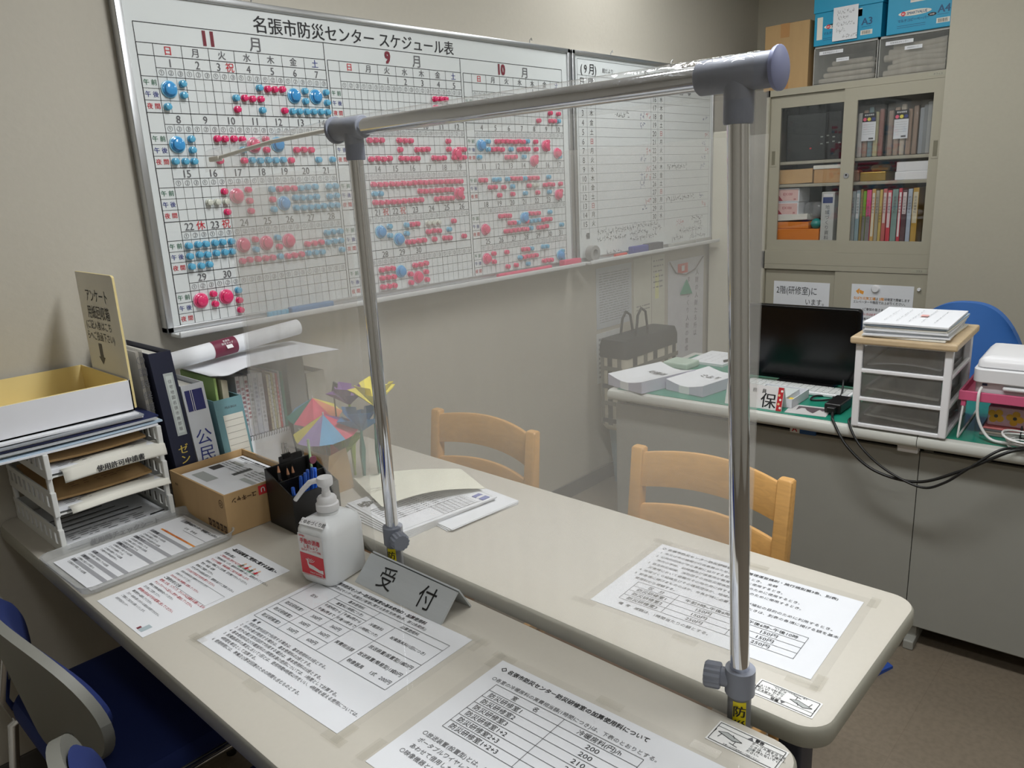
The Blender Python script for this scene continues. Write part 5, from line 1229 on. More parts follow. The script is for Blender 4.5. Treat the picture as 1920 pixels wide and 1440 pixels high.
# photo print, adapter, cables
t = thing('photo_print', 'loose photo print lying on the green mat between name card and drawers', 'photo', (2.34, .89, DZ))
PT = Matrix.Translation((2.300, .835, DZ)) @ Matrix.Rotation(math.radians(9), 4, 'Z')
m = MB(mat('photo_white', (198,196,194), .4, noise=.05)); m.T = PT; m.box((0, 0, 0), (.10, .125, .0008)); m.add([(.02+.05*rnd.random(), .01+.1*k/9, .0012) if k < 9 else (.085, .1-.09*(k-9)/6, .0012) for k in range(15)], [tuple(reversed(range(15)))], mat('photo_dark', (96,84,88), .4, noise=.3, scale=90)); m.build('print', t)
t = thing('power_adapter', 'black power adapter brick on the green mat beside the drawers', 'adapter', (2.40, .845, DZ))
AT = Matrix.Translation((2.345, .808, DZ+.0012)) @ Matrix.Rotation(math.radians(2), 4, 'Z')
m = MB(black); m.T = AT; m.rbox((0, 0, 0), (.115, .05, .030), .004); m.build('brick', t)
m = MB(black); m.T = AT; m.rbox((-.022, .010, .006), (.0, .036, .024), .003); m.build('plug', t)
def cable(name, label, pts, r, mm, cat='cable'):
    P_ = [V(p) for p in pts]; out = []
    for k in range(len(P_)-1):
        p0, p1, p2, p3 = P_[max(k-1, 0)], P_[k], P_[k+1], P_[min(k+2, len(P_)-1)]
        for q in range(8):
            s_ = q/8; out.append(.5*((2*p1)+(-p0+p2)*s_+(2*p0-5*p1+4*p2-p3)*s_**2+(-p0+3*p1-3*p2+p3)*s_**3))
    out.append(P_[-1]); m = MB(mm); m.tube(out, r, n=8)
    o = m.build(name, None, loc=P_[0], smooth=60); tag(o, label, cat); return o
cab_m = mat('cable_black', (18,18,18), .4, noise=0)
cable('power_cable', 'black cable hanging before the desk panel, the one making the shallower loop', [(2.345, .83, DZ+.016), (2.30, .815, DZ+.006), (2.262, .797, .704), (2.235, .745, .645), (2.225, .66, .590), (2.222, .545, .583), (2.222, .442, .638), (2.235, .345, .7065), (2.262, .31, .715), (2.34, .27, .7085), (2.40, .2, .7085)], .0042, cab_m)
cable('power_cable', 'black cable hanging before the desk panel, the one making the lower loop', [(2.43, .775, DZ+.006), (2.33, .765, DZ+.006), (2.262, .752, .708), (2.232, .707, .655), (2.220, .63, .602), (2.216, .535, .572), (2.216, .478, .597), (2.220, .419, .655), (2.245, .36, .7085), (2.30, .31, .7095), (2.38, .27, .719)], .0036, cab_m)
cable('looped_cable', 'thin black cable looped under the monitor corner', [(2.62, .90, .72), (2.58, .885, .75), (2.52, .872, .712), (2.47, .90, .7065), (2.45, .94, .7065), (2.50, .945, .7065), (2.52, .90, .7065), (2.475, .84, .712)], .003, cab_m)

# three-drawer storage unit
GT_ = Matrix.Translation((2.272, .497, DZ)) @ Matrix.Rotation(math.radians(3.2), 4, 'Z')
t = thing('drawer_unit', 'white three-drawer plastic unit with a wood top on the green mat', 'drawer unit', (2.40, .63, DZ))
uw, ud, uh = .250, .30, .252
dr_m = film_mat('smoky_drawer_plastic', .42, (150,150,146), .12, .05)
m = MB(white_p); m.T = GT_
for y in (0, uw-.020):
    m.rbox((0, y, 0), (.022, y+.020, uh), .004); m.rbox((ud-.022, y, 0), (ud, y+.020, uh), .004)
for k in range(4):
    z = [0, .080, .165, .246][k]; hh = [.012, .012, .012, .006][k]
    m.rbox((.001, .018, z), (.018, uw-.018, z+hh), .003)
    for y in (0, uw-.012): m.rbox((.02, y, z), (ud-.02, y+.012, z+hh), .003)
m.box((.02, .012, 0), (ud-.01, uw-.012, .006)); m.box((ud-.008, .012, .006), (ud-.004, uw-.012, uh)); m.build('frame', t)
m = MB(wood_mat('drawer_top_wood', (206,182,146))); m.T = GT_; m.rbox((-.018, -.012, uh), (ud+.01, uw+.012, uh+.020), .005); m.build('wood_top', t)
for k, (z0, z1) in enumerate(((.014, .078), (.094, .163), (.179, .244))):
    m = MB(dr_m); m.T = GT_
    m.box((.006, .022, z0), (.0075, uw-.022, z1)); m.box((.0075, .022, z0), (ud-.02, .0235, z1-.006)); m.box((.0075, uw-.0235, z0), (ud-.02, uw-.022, z1-.006)); m.box((.0075, .0235, z0), (ud-.02, uw-.0235, z0+.0015))
    d = m.build('drawer', t)
    m = MB(white_p if k == 2 else paper2); m.T = GT_
    m.grid(lambda i, j: (.02+.24*i, .03+(uw-.06)*j, z0+.006+.022*math.sin(PI*j*.9+.2)*(.5+.5*i) if k == 2 else z0+.008+.012*j*(1-i)), 8, 10); m.build('drawer_papers', d, solid=.003, smooth=60)
t = thing('document_pile', 'pile of white documents lying on the wood top of the drawer unit', 'papers', (2.40, .62, DZ+uh+.02))
cl_ = [paper2, paper, mat('clear_file_grey', (186,190,194)), paper, paper2, mat('pale_blue_folder', (176,196,214)), paper]
for k, c in enumerate(cl_):
    m = MB(c); m.T = GT_ @ Matrix.Translation((.13, uw/2, 0)) @ Matrix.Rotation(math.radians(rnd.uniform(-3, 3) + (3 if k == 6 else 0)), 4, 'Z')
    z0 = uh+.0204+.0062*k; curled(m, -.135+rnd.uniform(-.006, .006), .150, -.108, .106+rnd.uniform(-.006, .008), z0, .0048, .0012, seed=40+k)
    if k == 6: paper_text_rows(m, -.09, .12, -.08, .08, z0+.0075, 5, ink3, 4, .003); m.quad((0, -.03, z0+.0078), (.03, -.03, z0+.0078), (.03, -.01, z0+.0078), (0, -.01, z0+.0078), mat('pale_red', (226,170,166), noise=0))
    m.build('document', t)
# pink rack with printer
pinkr = mat('pink_rack', (206,92,128), .4, noise=.03); wire_w = mat('white_wire', (222,222,220), .4)
RT = Matrix.Translation((2.335, .462, DZ)) @ Matrix.Rotation(math.radians(3.2), 4, 'Z')
t = thing('pink_desk_rack', 'pink shelf rack on white wire legs holding the white printer', 'rack', (2.48, .30, DZ))
m = MB(pinkr); m.T = RT; m.rbox((-.01, -.36, .106), (.27, .022, .112), .003); m.rbox((-.012, -.36, .106), (-.006, .022, .133), .002); m.rbox((.266, -.36, .106), (.272, .022, .133), .002); m.rbox((-.012, .018, .106), (.272, .024, .133), .002); m.rbox((-.012, -.362, .106), (.272, -.356, .133), .002); m.build('shelf', t)
for y in (.012, -.35):
    m = MB(wire_w); m.T = RT; m.tube([(.0, y, .106), (-.028, y+.002, .008), (-.028, y+.002, .003), (.05, y+.002, .003), (.21, y+.002, .003), (.285, y+.002, .006), (.255, y, .106)], .003, n=8); m.build('wire_leg', t, smooth=50)
    for xx in (.0, .255):
        m = MB(pinkr); m.T = RT; m.rbox((xx-.008, y-.006, .088), (xx+.008, y+.006, .107), .002); m.build('leg_socket', t)
t = thing('label_printer', 'white compact printer standing on the pink rack', 'printer', (2.47, .32, DZ+.113))
prw = mat('printer_white', (226,226,228), .4, noise=.01)
m = MB(prw); m.T = RT; m.rr(.125, -.158, .23, .30, .018, [(.004, .1125), (0, .118), (0, .154), (.003, .156)]); m.build('lower_body', t, smooth=40)
m = MB(prw); m.T = RT; m.rr(.120, -.158, .25, .31, .022, [(.003, .158), (0, .161), (0, .194), (.002, .196)]); m.build('upper_body', t, smooth=40)
m = MB(prw); m.T = RT; m.rr(.128, -.158, .235, .30, .020, [(.002, .1975), (0, .200), (.002, .214), (.012, .224), (.03, .228)]); m.build('lid', t, smooth=40)
m = MB(prw); m.T = RT; m.rbox((-.006, -.27, .142), (.012, -.075, .152), .004); m.build('paper_ledge', t)
m = MB(mat('port_dark', (50,60,90), .4)); m.T = RT; m.box((-.0005+.009, -.038, .148), (.012, -.026, .1575)); m.build('port', t)
cable('printer_cable', 'white cable running down from the printer to the green mat', [(2.336, .435, DZ+.145), (2.318, .437, DZ+.125), (2.318, .432, DZ+.06), (2.312, .40, DZ+.012), (2.30, .35, DZ+.010), (2.295, .31, DZ+.010)], .004, wire_w)
t = thing('coiled_cable', 'coiled white cable tied in a bundle on the green mat', 'cable', (2.31, .32, DZ))
m = MB(wire_w)
for k in range(6):
    m.tube([(2.315+.045*math.cos(a)*(.8+.06*k)+.01*math.sin(k), .315+.055*math.sin(a)*(.75+.05*k), DZ+.007+.0055*k+.004*math.sin(2*a+k)) for a in [2*PI*q/24 for q in range(25)]], .0028, n=6)
m.build('coil', t, smooth=50)
m = MB(cab_m); m.tube([(2.345, .335, DZ+.004), (2.35, .335, DZ+.03), (2.355, .335, DZ+.046), (2.37, .335, DZ+.03), (2.37, .335, DZ+.006)], .002, n=6); m.build('tie', t, smooth=50)
# flowered box and magazines below the rack
t = thing('flowered_box', 'pink box with yellow flowers under the pink rack', 'box', (2.50, .29, DZ))
FT = Matrix.Translation((2.40, .425, DZ)) @ Matrix.Rotation(math.radians(3.2), 4, 'Z')
m = MB(mat('flower_box_pink', (214,180,190), .5, noise=.05, scale=150)); m.T = FT; m.rbox((0, -.30, .024), (.17, 0, .078), .003)
yf = mat('flower_yellow', (226,176,60), .5, noise=0); ce = mat('flower_center', (70,70,70), .5, noise=0)
for y, z in ((-.02, .052), (-.065, .05), (-.115, .044), (-.17, .05), (-.22, .042)):
    for a in range(4):
        an = PI/4 + a*PI/2 + y*9; cx, cz = y+.012*math.cos(an), z+.012*math.sin(an)
        m.add([(-.0006, cx+.0095*math.cos(b), cz+.0095*math.sin(b)) for b in [2*PI*i/10 for i in range(10)]], [tuple(reversed(range(10)))], yf)
    m.add([(-.0012, y+.005*math.cos(b), z+.005*math.sin(b)) for b in [2*PI*i/10 for i in range(10)]], [tuple(reversed(range(10)))], ce)
m.build('box_body', t)
for k, (c, nm) in enumerate((((120,122,116), 'grey booklet at the bottom below the flowered box'), ((150,140,128), 'khaki booklet second from the bottom below the flowered box'), ((90,92,92), 'dark booklet just below the pink folder'), ((236,140,140), 'salmon pink folder directly below the flowered box'))):
    m = MB(mat('booklet %d' % c[0], c, .6, noise=.05)); m.T = FT; m.rbox((-.03+.004*k, -.30+.01*(k % 2), .0004+.0056*k), (.18, .012-.006*(k % 2), .0056+.0056*k), .001)
    o = m.build('booklet', None, loc=FT @ V((.08, -.15, .003+.0056*k))); tag(o, nm, 'booklet')

# bundles of leaflets at the wall end of the desk
def bundle(label, T_, w, d, h, seed, txt):
    t = thing('leaflet_bundle', label, 'leaflets', T_ @ V((0, 0, 0)), 'banded leaflet bundles')
    m = MB(mat('leaflet_edges', (190,190,208), .8, noise=.06, scale=14, stretch=(2,2,60)), paper); m.T = T_; n = 14
    def zz(i): return h*(.62+.38*abs(2*i-1)**1.5)
    rings = [[(-d/2, -w/2+w*k/n, .001), (d/2, -w/2+w*k/n, .001), (d/2, -w/2+w*k/n, zz(k/n)), (-d/2, -w/2+w*k/n, zz(k/n))] for k in range(n+1)]
    m.loft(rings); 
    for k in range(n): m.quad((-d/2, -w/2+w*k/n, zz(k/n)+.0004), (d/2, -w/2+w*k/n, zz(k/n)+.0004), (d/2, -w/2+w*(k+1)/n, zz((k+1)/n)+.0004), (-d/2, -w/2+w*(k+1)/n, zz((k+1)/n)+.0004), paper)
    m.text(txt, (.03, .02, h*.70+.002), lu, X, .034, ink2, bold=.02)
    m.build('leaflets', t)
    m = MB(paper); m.T = T_; m.box((-d/2-.0012, -.022, 0), (-d/2-.0002, .022, h*.63)); m.box((-d/2-.0012, -.022, h*.63), (d/2+.0012, .022, h*.63+.0012)); m.build('paper_band', t)
bundle('banded leaflet bundle at the outermost corner of the desk by the wall', Matrix.Translation((2.37, 1.505, DZ)) @ Matrix.Rotation(math.radians(-14), 4, 'Z'), .180, .27, .044, 1, '防災通信')
bundle('banded leaflet bundle beside the outermost one, toward the monitor', Matrix.Translation((2.43, 1.315, DZ)) @ Matrix.Rotation(math.radians(-8), 4, 'Z'), .160, .25, .040, 2, '館だより')
m = MB(paper); m.box((2.72, 1.40, DZ), (2.93, 1.56, DZ+.010)); paper_text_rows(m, 2.75, 2.9, 1.42, 1.54, DZ+.0105, 4, ink3, 9, .004)
o = m.build('memo_pad', None, loc=(2.82, 1.48, DZ)); tag(o, 'white memo pad on the desk behind the leaflet bundles', 'memo pad')
m = MB(black); m.tube([(2.76, 1.415, DZ+.015), (2.90, 1.385, DZ+.015)], .0045, n=10); o = m.build('ballpoint_pen', None, loc=(2.83, 1.40, DZ+.012), smooth=40); tag(o, 'dark pen lying on the memo pad behind the leaflets', 'pen')
m = MB(mat('pale_green_case', (186,206,190), .4)); m.rbox((2.60, 1.49, DZ), (2.70, 1.60, DZ+.025), .006); o = m.build('plastic_case', None, loc=(2.65, 1.55, DZ)); tag(o, 'pale green plastic case behind the leaflet bundles', 'case')

# tote bag on a bin, posters, folded partition along the board wall
t = thing('waste_bin', 'pale blue plastic bin on the floor under the plaid bag', 'bin', (2.98, 1.96, 0))
m = MB(mat('bin_blue', (150,174,186), .45, noise=.02)); m.rr(2.985, 1.965, .22, .24, .03, [(.03, .002), (.028, .006), (.006, .27), (0, .29), (0, .30), (.006, .30), (.032, .02)], n=6, cap1=True); m.build('bin_body', t, smooth=40)
t = thing('plaid_tote_bag', 'black and beige plaid tote bag standing against the board wall', 'bag', (3.02, 1.985, .30))
bagk = mat('bag_black', (50,52,54), .7, noise=.06, scale=120); bagb = mat('bag_beige', (196,190,172), .7, noise=.04); bagg = mat('bag_grey', (110,108,100), .7, noise=.04)
m = MB(bagb); bx0, bx1, bz0, bz1, byf = 2.795, 3.245, .305, .735, 1.905
m.loft([rrect((bx0+bx1)/2, 1.985, bx1-bx0-.04, .13, .02, bz0, 4), rrect((bx0+bx1)/2, 1.985, bx1-bx0, .15, .02, bz0+.03, 4), rrect((bx0+bx1)/2, 1.985, bx1-bx0, .15, .02, bz1-.03, 4), rrect((bx0+bx1)/2, 1.987, bx1-bx0-.008, .13, .02, bz1, 4)])
bag = m.build('bag_body', t, smooth=50)
m = MB(bagk); m.loft([rrect((bx0+bx1)/2, 1.985, bx1-bx0+.004, .155, .02, bz1-.080, 4), rrect((bx0+bx1)/2, 1.985, bx1-bx0+.004, .155, .02, bz1-.029, 4), rrect((bx0+bx1)/2, 1.987, bx1-bx0-.003, .136, .02, bz1+.002, 4)], cap0=False)
m.build('top_panel', t, smooth=50)
m = MB(bagk, bagg)
for y_, w_, c in ((1.935, .022, bagg), (1.985, .026, bagk), (2.03, .018, bagg)): m.box((bx0-.0010, y_, bz0+.03), (bx0-.0002, y_+w_, bz1-.078), c)
for z, h_, c in ((.345, .022, bagk), (.43, .02, bagg), (.51, .022, bagk), (.595, .02, bagg)): m.box((bx0-.0022, 1.93, z), (bx0-.0012, 2.04, z+h_), c)
for x, w_, c in ((2.85, .035, bagk), (2.94, .03, bagg), (3.02, .035, bagk), (3.12, .03, bagg), (3.19, .03, bagk)): m.box((x, byf+.0035, bz0+.03), (x+w_, byf+.0045, bz1-.078), c)
for z, h_, c in ((.345, .022, bagk), (.43, .02, bagg), (.51, .022, bagk), (.595, .02, bagg)): m.box((bx0+.004, byf+.0022, z), (bx1-.004, byf+.0032, z+h_), c)
m.build('plaid_pattern', bag)
for yy, zt in ((1.945, .862), (2.03, .84)):
    m = MB(bagk); m.tube([(2.93, yy-.03, .70), (2.93, yy, .735), (2.945, yy, zt-.03), (2.975, yy, zt), (3.01, yy, zt-.02), (3.03, yy, .74), (3.03, yy-.03, .70)], .006, n=8); m.build('handle', t, smooth=60)
def wall_sheet(name, label, cat, x0, x1, z0, z1, mm, fn, d=.0015):
    m = MB(mm); m.box((x0, YW-d, z0), (x1, YW-.0003, z1))
    fn(m, lambda u, v, q=.0004: V((x0+u*(x1-x0), YW-d-q, z0+v*(z1-z0))))
    o = m.build(name, None, loc=((x0+x1)/2, YW-.001, (z0+z1)/2)); tag(o, label, cat)
def dense(m, P, u0=.08, u1=.92, v0=.08, v1=.92, n=16, mm=None, seed=1, hw=.3):
    r = random.Random(seed)
    for k in range(n):
        v = v1 - (v1-v0)*(k+.5)/n; u = u0; dv = (v1-v0)/n*hw/2
        while u < u1-.03:
            L = r.uniform(.03, .12); e = min(u+L, u1); m.quad(P(u, v-dv), P(e, v-dv), P(e, v+dv), P(u, v+dv), mm or ink3); u = e + r.uniform(.01, .04)
wall_sheet('wall_notice', 'grey printed notice on the wall above the plaid bag, farthest from the scroll', 'notice', 2.865, 3.155, .762, 1.048, mat('notice_grey', (188,192,196), .8), lambda m, P: dense(m, P, n=20, seed=3, hw=.22))
wall_sheet('wall_notice', 'pale speckled sheet on the wall behind the plaid bag, low down', 'notice', 2.860, 3.06, .50, .742, mat('notice_pale', (206,208,208), .8), lambda m, P: dense(m, P, n=9, seed=5, hw=.5, mm=mat('camo_grey', (140,144,148), noise=0)))
def n3(m, P):
    m.quad(P(.68, .52), P(.80, .52), P(.80, .80), P(.68, .80), mat('pale_yellow', (224,222,160), noise=0)); dense(m, P, .62, .95, .62, .97, 6, seed=8, hw=.25); dense(m, P, .08, .5, .42, .50, 2, seed=9)
    m.line(P(.56, .0), P(.56, 1), (0, -1, 0), .003, ink3)
wall_sheet('wall_notice', 'cream notices side by side on the wall next to the hanging scroll', 'notice', 3.175, 3.46, .60, 1.060, mat('notice_cream', (206,204,190), .8), n3)
t = thing('hanging_scroll', 'white hanging scroll with a red seal and vertical brush writing', 'scroll', (3.675, 2.11, 1.02))
m = MB(mat('scroll_white', (204,204,210), .8)); m.box((3.492, YW-.004, .30), (3.862, YW-.001, 1.015)); 
yq = YW-.0046
m.quad((3.585, yq, .94), (3.69, yq, .94), (3.69, yq, .992), (3.585, yq, .992), mat('seal_red', (214,80,70), noise=0)); m.quad((3.625, yq-.0004, .952), (3.655, yq-.0004, .952), (3.655, yq-.0004, .98), (3.625, yq-.0004, .98), lm)
for k, ch in enumerate('人財の人財たる所以'): m.text(ch, (3.79-.002*k, yq, .93-.042*k), X, Z, .036, ink2)
for k, ch in enumerate('まちづくり人財の育成'): m.text(ch, (3.70-.002*k, yq, .90-.042*k), X, Z, .034, ink2)
m.build('scroll_paper', t)
m = MB(mat('scroll_cord', (120,110,110), .7)); m.tube([(3.50, YW-.008, 1.01), (3.56, YW-.009, .95), (3.66, YW-.010, .93), (3.76, YW-.009, .95), (3.85, YW-.008, 1.01)], .003, n=6); m.build('cord', t, smooth=50)
m = MB(mat('green_tassel', (70,160,130), .7)); m.add([(3.63, YW-.012, .87), (3.70, YW-.012, .86), (3.66, YW-.016, .905), (3.60, YW-.010, .83), (3.73, YW-.010, .82)], [(0,1,2), (0,3,1), (1,3,4)]); m.build('tassel', t, solid=.002)
t = thing('folded_partition', 'cream folded panels standing upright in the corner beside the scroll', 'partition', (3.83, 2.02, 0))
for k in range(4):
    m = MB(mat('partition_cream', (206,202,186), .7, noise=.02)); m.rbox((3.885+.036*k, 1.950+.004*k, .006), (3.908+.036*k, 2.100, 1.66), .008); m.build('panel', t)
# pens, eraser and felt on the trays of the boards
pcl = mat('tray_pink', (214,70,110), .4); 
def tray_item(name, label, cat, x0, x1, zc, r, mm, h=None):
    m = MB(mm)
    if h: m.rbox((x0, 2.030, 1.0975), (x1, 2.062, 1.0975+h), .004)
    else: m.tube([(x0, 2.050, 1.0975+r), (x1, 2.050, 1.0975+r)], r, n=12)
    o = m.build(name, None, loc=((x0+x1)/2, 2.05, 1.0975), smooth=40); tag(o, label, cat)
t = thing('blue_magnet_bars', 'row of spare blue magnets in a clip on the schedule board tray', 'magnets', (1.21, 2.05, 1.0975))
for k in range(5):
    m = MB(bluem); m.lathe([(.0085, 0), (.0085, .016), (.007, .018)], (1.158+.0135*k, 2.046, 1.0975), 'Z', 14); m.build('magnet', t, smooth=40)
m = MB(mat('blue_bar', (80,130,180), .4)); m.rbox((1.225, 2.032, 1.0975), (1.375, 2.060, 1.118), .004); m.build('bar', t)
tray_item('pink_pointer', 'long pink stick lying on the schedule board tray', 'pointer', 2.14, 2.46, 1.1, .0075, pcl)
tray_item('pink_sponge', 'pink sponge at the end of the schedule board tray', 'sponge', 2.53, 2.645, 1.1, .01, pcl, .026)
tray_item('red_marker', 'red marker on the tray of the monthly plan board', 'marker', 2.92, 3.01, 1.1, .0075, mat('marker_red', (205,50,45)))
tray_item('board_eraser', 'blue and black board eraser on the monthly plan board tray', 'eraser', 3.045, 3.30, 1.1, .01, mat('eraser_blue', (44,50,140), .6), .036)
m = MB(mat('felt_dark', (44,48,66), .8)); m.rbox((3.17, 2.0285, 1.0975), (3.302, 2.0635, 1.136), .003); o = bpy.data.objects.get('board_eraser'); m.build('felt_half', None).parent = o; o.children[0].matrix_parent_inverse = Matrix.Translation(-V(o.location))
tray_item('grey_cloth', 'grey cloth lying on the far end of the monthly plan board tray', 'cloth', 3.40, 3.62, 1.1, .01, mat('cloth_grey', (160,162,156), .9), .02)
m = MB(mat('tape_roll_grey', (150,150,148), .5), paper2); m.lathe([(.030, -.016), (.034, -.016), (.034, .016), (.030, .016), (.018, .016), (.018, -.016), (.030, -.016)], (2.755, 2.052, 1.1318), 'Y', 24, cap0=False, cap1=False); o = m.build('tape_roll', None, loc=(2.755, 2.052, 1.13), smooth=40); tag(o, 'grey roll of tape standing on the monthly plan board tray', 'tape')

# ------------------------------------------------------------------ blue office chair behind the desks
t = thing('office_chair', 'bright blue office chair behind the drawer unit', 'chair', (3.18, .66, 0))
obl = mat('office_blue', (52,104,176), .6, noise=.03)
def ob(i, j, off):
    s_ = -1+2*i; q = j; hw = .225*(1-.30*q**3)*min(1, 1.0); top = .945 - .075*abs(s_)**2.6
    z = .56 + (top-.56)*q
    return V((3.12 + .05*s_*s_*-1 + (z-.6)*.14 + off, .665 + hw*s_, z))
m = MB(obl); n, k = 20, 12
m.grid(lambda i, j: ob(1-i, j, 0), n, k); m.grid(lambda i, j: ob(i, j, .045), n, k); m.grid(lambda i, j: ob(1-i, 1, .045*(1-j)), n, 1); m.grid(lambda i, j: ob(i, 0, .045*(1-j)), n, 1); m.grid(lambda i, j: ob(0, i, .045*j), k, 1); m.grid(lambda i, j: ob(1, 1-i, .045*j), k, 1)
m.build('backrest', t, smooth=60)
m = MB(obl); m.rr(2.985+.03, .665, .42, .45, .06, [(.02, .40), (0, .415), (0, .445), (.02, .465)], n=6); m.build('seat', t, smooth=45)
m = MB(black); m.tube([(3.13, .665, .40), (3.19, .665, .45), (3.20, .665, .62)], .018, n=10); m.tube([(3.0, .665, .40), (3.14, .665, .40)], .02, n=10); m.build('back_bracket', t, smooth=45)
m = MB(black); m.lathe([(.028, .08), (.028, .30), (.018, .30), (.018, .40)], (3.0, .665, 0), 'Z', 16); m.build('gas_column', t, smooth=40)
for k in range(5):
    a = 2*PI*k/5+.3; d = V((math.cos(a), math.sin(a), 0)); c = V((3.0, .665, 0))
    m = MB(black); m.tube([c+V((0,0,.095)), c+d*.27+V((0,0,.062))], [.024, .015], n=10); ar = m.build('base_arm', t, smooth=45)
    m = MB(black); e = V((-d.y, d.x, 0)); pc = c+d*.27+V((0,0,.028)); m.tube([pc-e*.02, pc+e*.02], .027, n=16); m.build('caster', ar, smooth=45)

# ------------------------------------------------------------------ steel cabinets in the recess
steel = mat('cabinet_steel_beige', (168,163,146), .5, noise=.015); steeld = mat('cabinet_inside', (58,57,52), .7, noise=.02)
glass = film_mat('cabinet_glass', .015, (150,152,146), .02, .01, sheen=.05)
CX, CB, CY0, CY1 = 4.05, 4.44, 1.004, 1.868
FR = lambda y, z, x=CX: V((x, y, z))
t = thing('glass_cabinet', 'beige steel cabinet with two glazed sliding doors, standing on the lower cabinet', 'cabinet', (4.24, 1.436, .957))
m = MB(steel); m.box((CX, CY1-.018, .957), (CB, CY1, 1.848)); m.box((CX, CY0, .957), (CB, CY0+.018, 1.848)); m.box((CX, CY0, 1.817), (CB, CY1, 1.848)); m.box((CX, CY0, .957), (CB, CY1, 1.023))
m.box((CX+.002, CY0+.018, 1.023), (CX+.012, CY1-.018, 1.03)); m.build('carcass', t)
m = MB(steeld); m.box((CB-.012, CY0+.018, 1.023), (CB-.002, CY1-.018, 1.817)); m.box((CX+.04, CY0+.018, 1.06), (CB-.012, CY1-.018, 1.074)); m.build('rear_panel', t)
for zs in (1.372, 1.488):
    m = MB(steel); m.rbox((CX+.045, CY0+.02, zs-.016), (CB-.014, CY1-.02, zs), .003); m.build('shelf', t)
def door(x, y0, y1, gy0, gy1, z0, z1, gz0, gz1, hy):
    m = MB(steel); d = .012
    m.box((x, y0, z0), (x+d, gy0, z1)); m.box((x, gy1, z0), (x+d, y1, z1)); m.box((x, gy0, z0), (x+d, gy1, gz0)); m.box((x, gy0, gz1), (x+d, gy1, z1))
    dr = m.build('door', t)
    m = MB(glass); m.box((x+.004, gy0-.004, gz0-.004), (x+.007, gy1+.004, gz1+.004)); m.build('glass_pane', dr)
    m = MB(steel, ddark); m.rbox((x-.002, hy-.016, 1.465), (x+.001, hy+.016, 1.555), .003); m.box((x-.0026, hy-.008, 1.475), (x-.0018, hy+.010, 1.545), mat('handle_recess', (120,116,98), .6)); m.build('handle', dr)
    return dr
door(CX+.016, 1.415, 1.849, 1.470, 1.795, 1.024, 1.816, 1.084, 1.757, 1.826)
dr = door(CX+.001, CY0+.019, 1.470, 1.070, 1.406, 1.024, 1.816, 1.084, 1.757, 1.044)
m = MB(alu); m.lathe([(.013, -.004), (.013, 0), ], (CX+.001, 1.439, 1.405), 'X', 18); m.lathe([(.005, -.0052), (.005, -.004)], (CX+.001, 1.439, 1.408), 'X', 12, ddark); m.build('lock', dr, smooth=40)
t = thing('lower_cabinet', 'beige steel cabinet with plain sliding doors under the glazed one', 'cabinet', (4.24, 1.436, 0))
m = MB(steel); m.box((CX, CY1-.018, .05), (CB, CY1, .956)); m.box((CX, CY0, .05), (CB, CY0+.018, .956)); m.box((CX, CY0, .93), (CB, CY1, .956)); m.box((CX+.02, CY0, 0), (CB, CY1, .06)); m.box((CB-.01, CY0, .05), (CB, CY1, .93)); m.build('carcass', t)
for x, y0, y1 in ((CX+.018, 1.41, 1.848), (CX+.004, CY0+.019, 1.468)):
    m = MB(steel); m.rbox((x, y0, .062), (x+.012, y1, .928), .002); m.build('door', t)
m = MB(mat('maker_plate', (170,168,150), .4)); m.box((CX-.001, 1.035, .936), (CX, 1.105, .950)); m.text('プラス', (CX-.0014, 1.068, .943), lu, Z, .010, ink2); m.build('maker_plate', t)
m = MB(mat('maker_plate', (170,168,150), .4)); m.box((CX-.001, 1.012, 1.828), (CX, 1.10, 1.842)); m.text('オフィス', (CX-.0014, 1.06, 1.835), lu, Z, .010, ink2); m.build('maker_plate', bpy.data.objects['glass_cabinet'])

# notices on the lower doors
def cab_sheet(name, label, y1, y0, z1, z0, x, mm=paper):
    m = MB(mm); m.box((x-.0012, y0, z0), (x-.0002, y1, z1)); 
    return m, (lambda u, z, d=.0006: V((x-.0012-d, y1-u, z)))
m, P = cab_sheet('x', '', 1.798, 1.495, .862, .645, CX+.018)
hand = mat('brush_ink', (32,32,34), .6, noise=0)
m.text('2階(研修室)に', P(.015, .815), lu, Z, .047, hand, 'L', .0, .78); m.text('います。', P(.175, .757), lu, Z, .038, hand, 'L', .0, .8); m.text('ご用の方はお声かけください', P(.02, .69), lu, Z, .024, hand, 'L', .0)
o = m.build('handwritten_notice', None, loc=(CX+.017, 1.65, .75)); tag(o, 'white handwritten notice on the lower cabinet door behind the monitor', 'notice')
m, P = cab_sheet('x', '', 1.379, 1.085, .868, .44, CX+.004)
oa = mat('orange_arrow', (236,160,60), .6, noise=0)
m.add([P(u, z) for u, z in ((.022, .832), (.040, .848), (.040, .840), (.062, .832), (.058, .816), (.040, .824), (.036, .816))], [(0,1,6), (2,3,4,5)], oa)
m.text('なばり元気工場', P(.012, .797), lu, Z, .0165, oa, 'L', .02, .93); m.text('は', P(.124, .797), lu, Z, .0165, ink, 'C', .01); m.text('2階', P(.148, .797), lu, Z, .0165, oa, 'C', .02); m.text('研修室で開催します', P(.162, .797), lu, Z, .0160, ink, 'L', .01, .82)
m.text('エレベーターや階段でお上がりください。', P(.012, .778), lu, Z, .0165, ink, 'L', .01, .82); m.text('(ご参加の皆さまへのお願い)', P(.148, .742), lu, Z, .0155, ink, 'C', .01, .9)
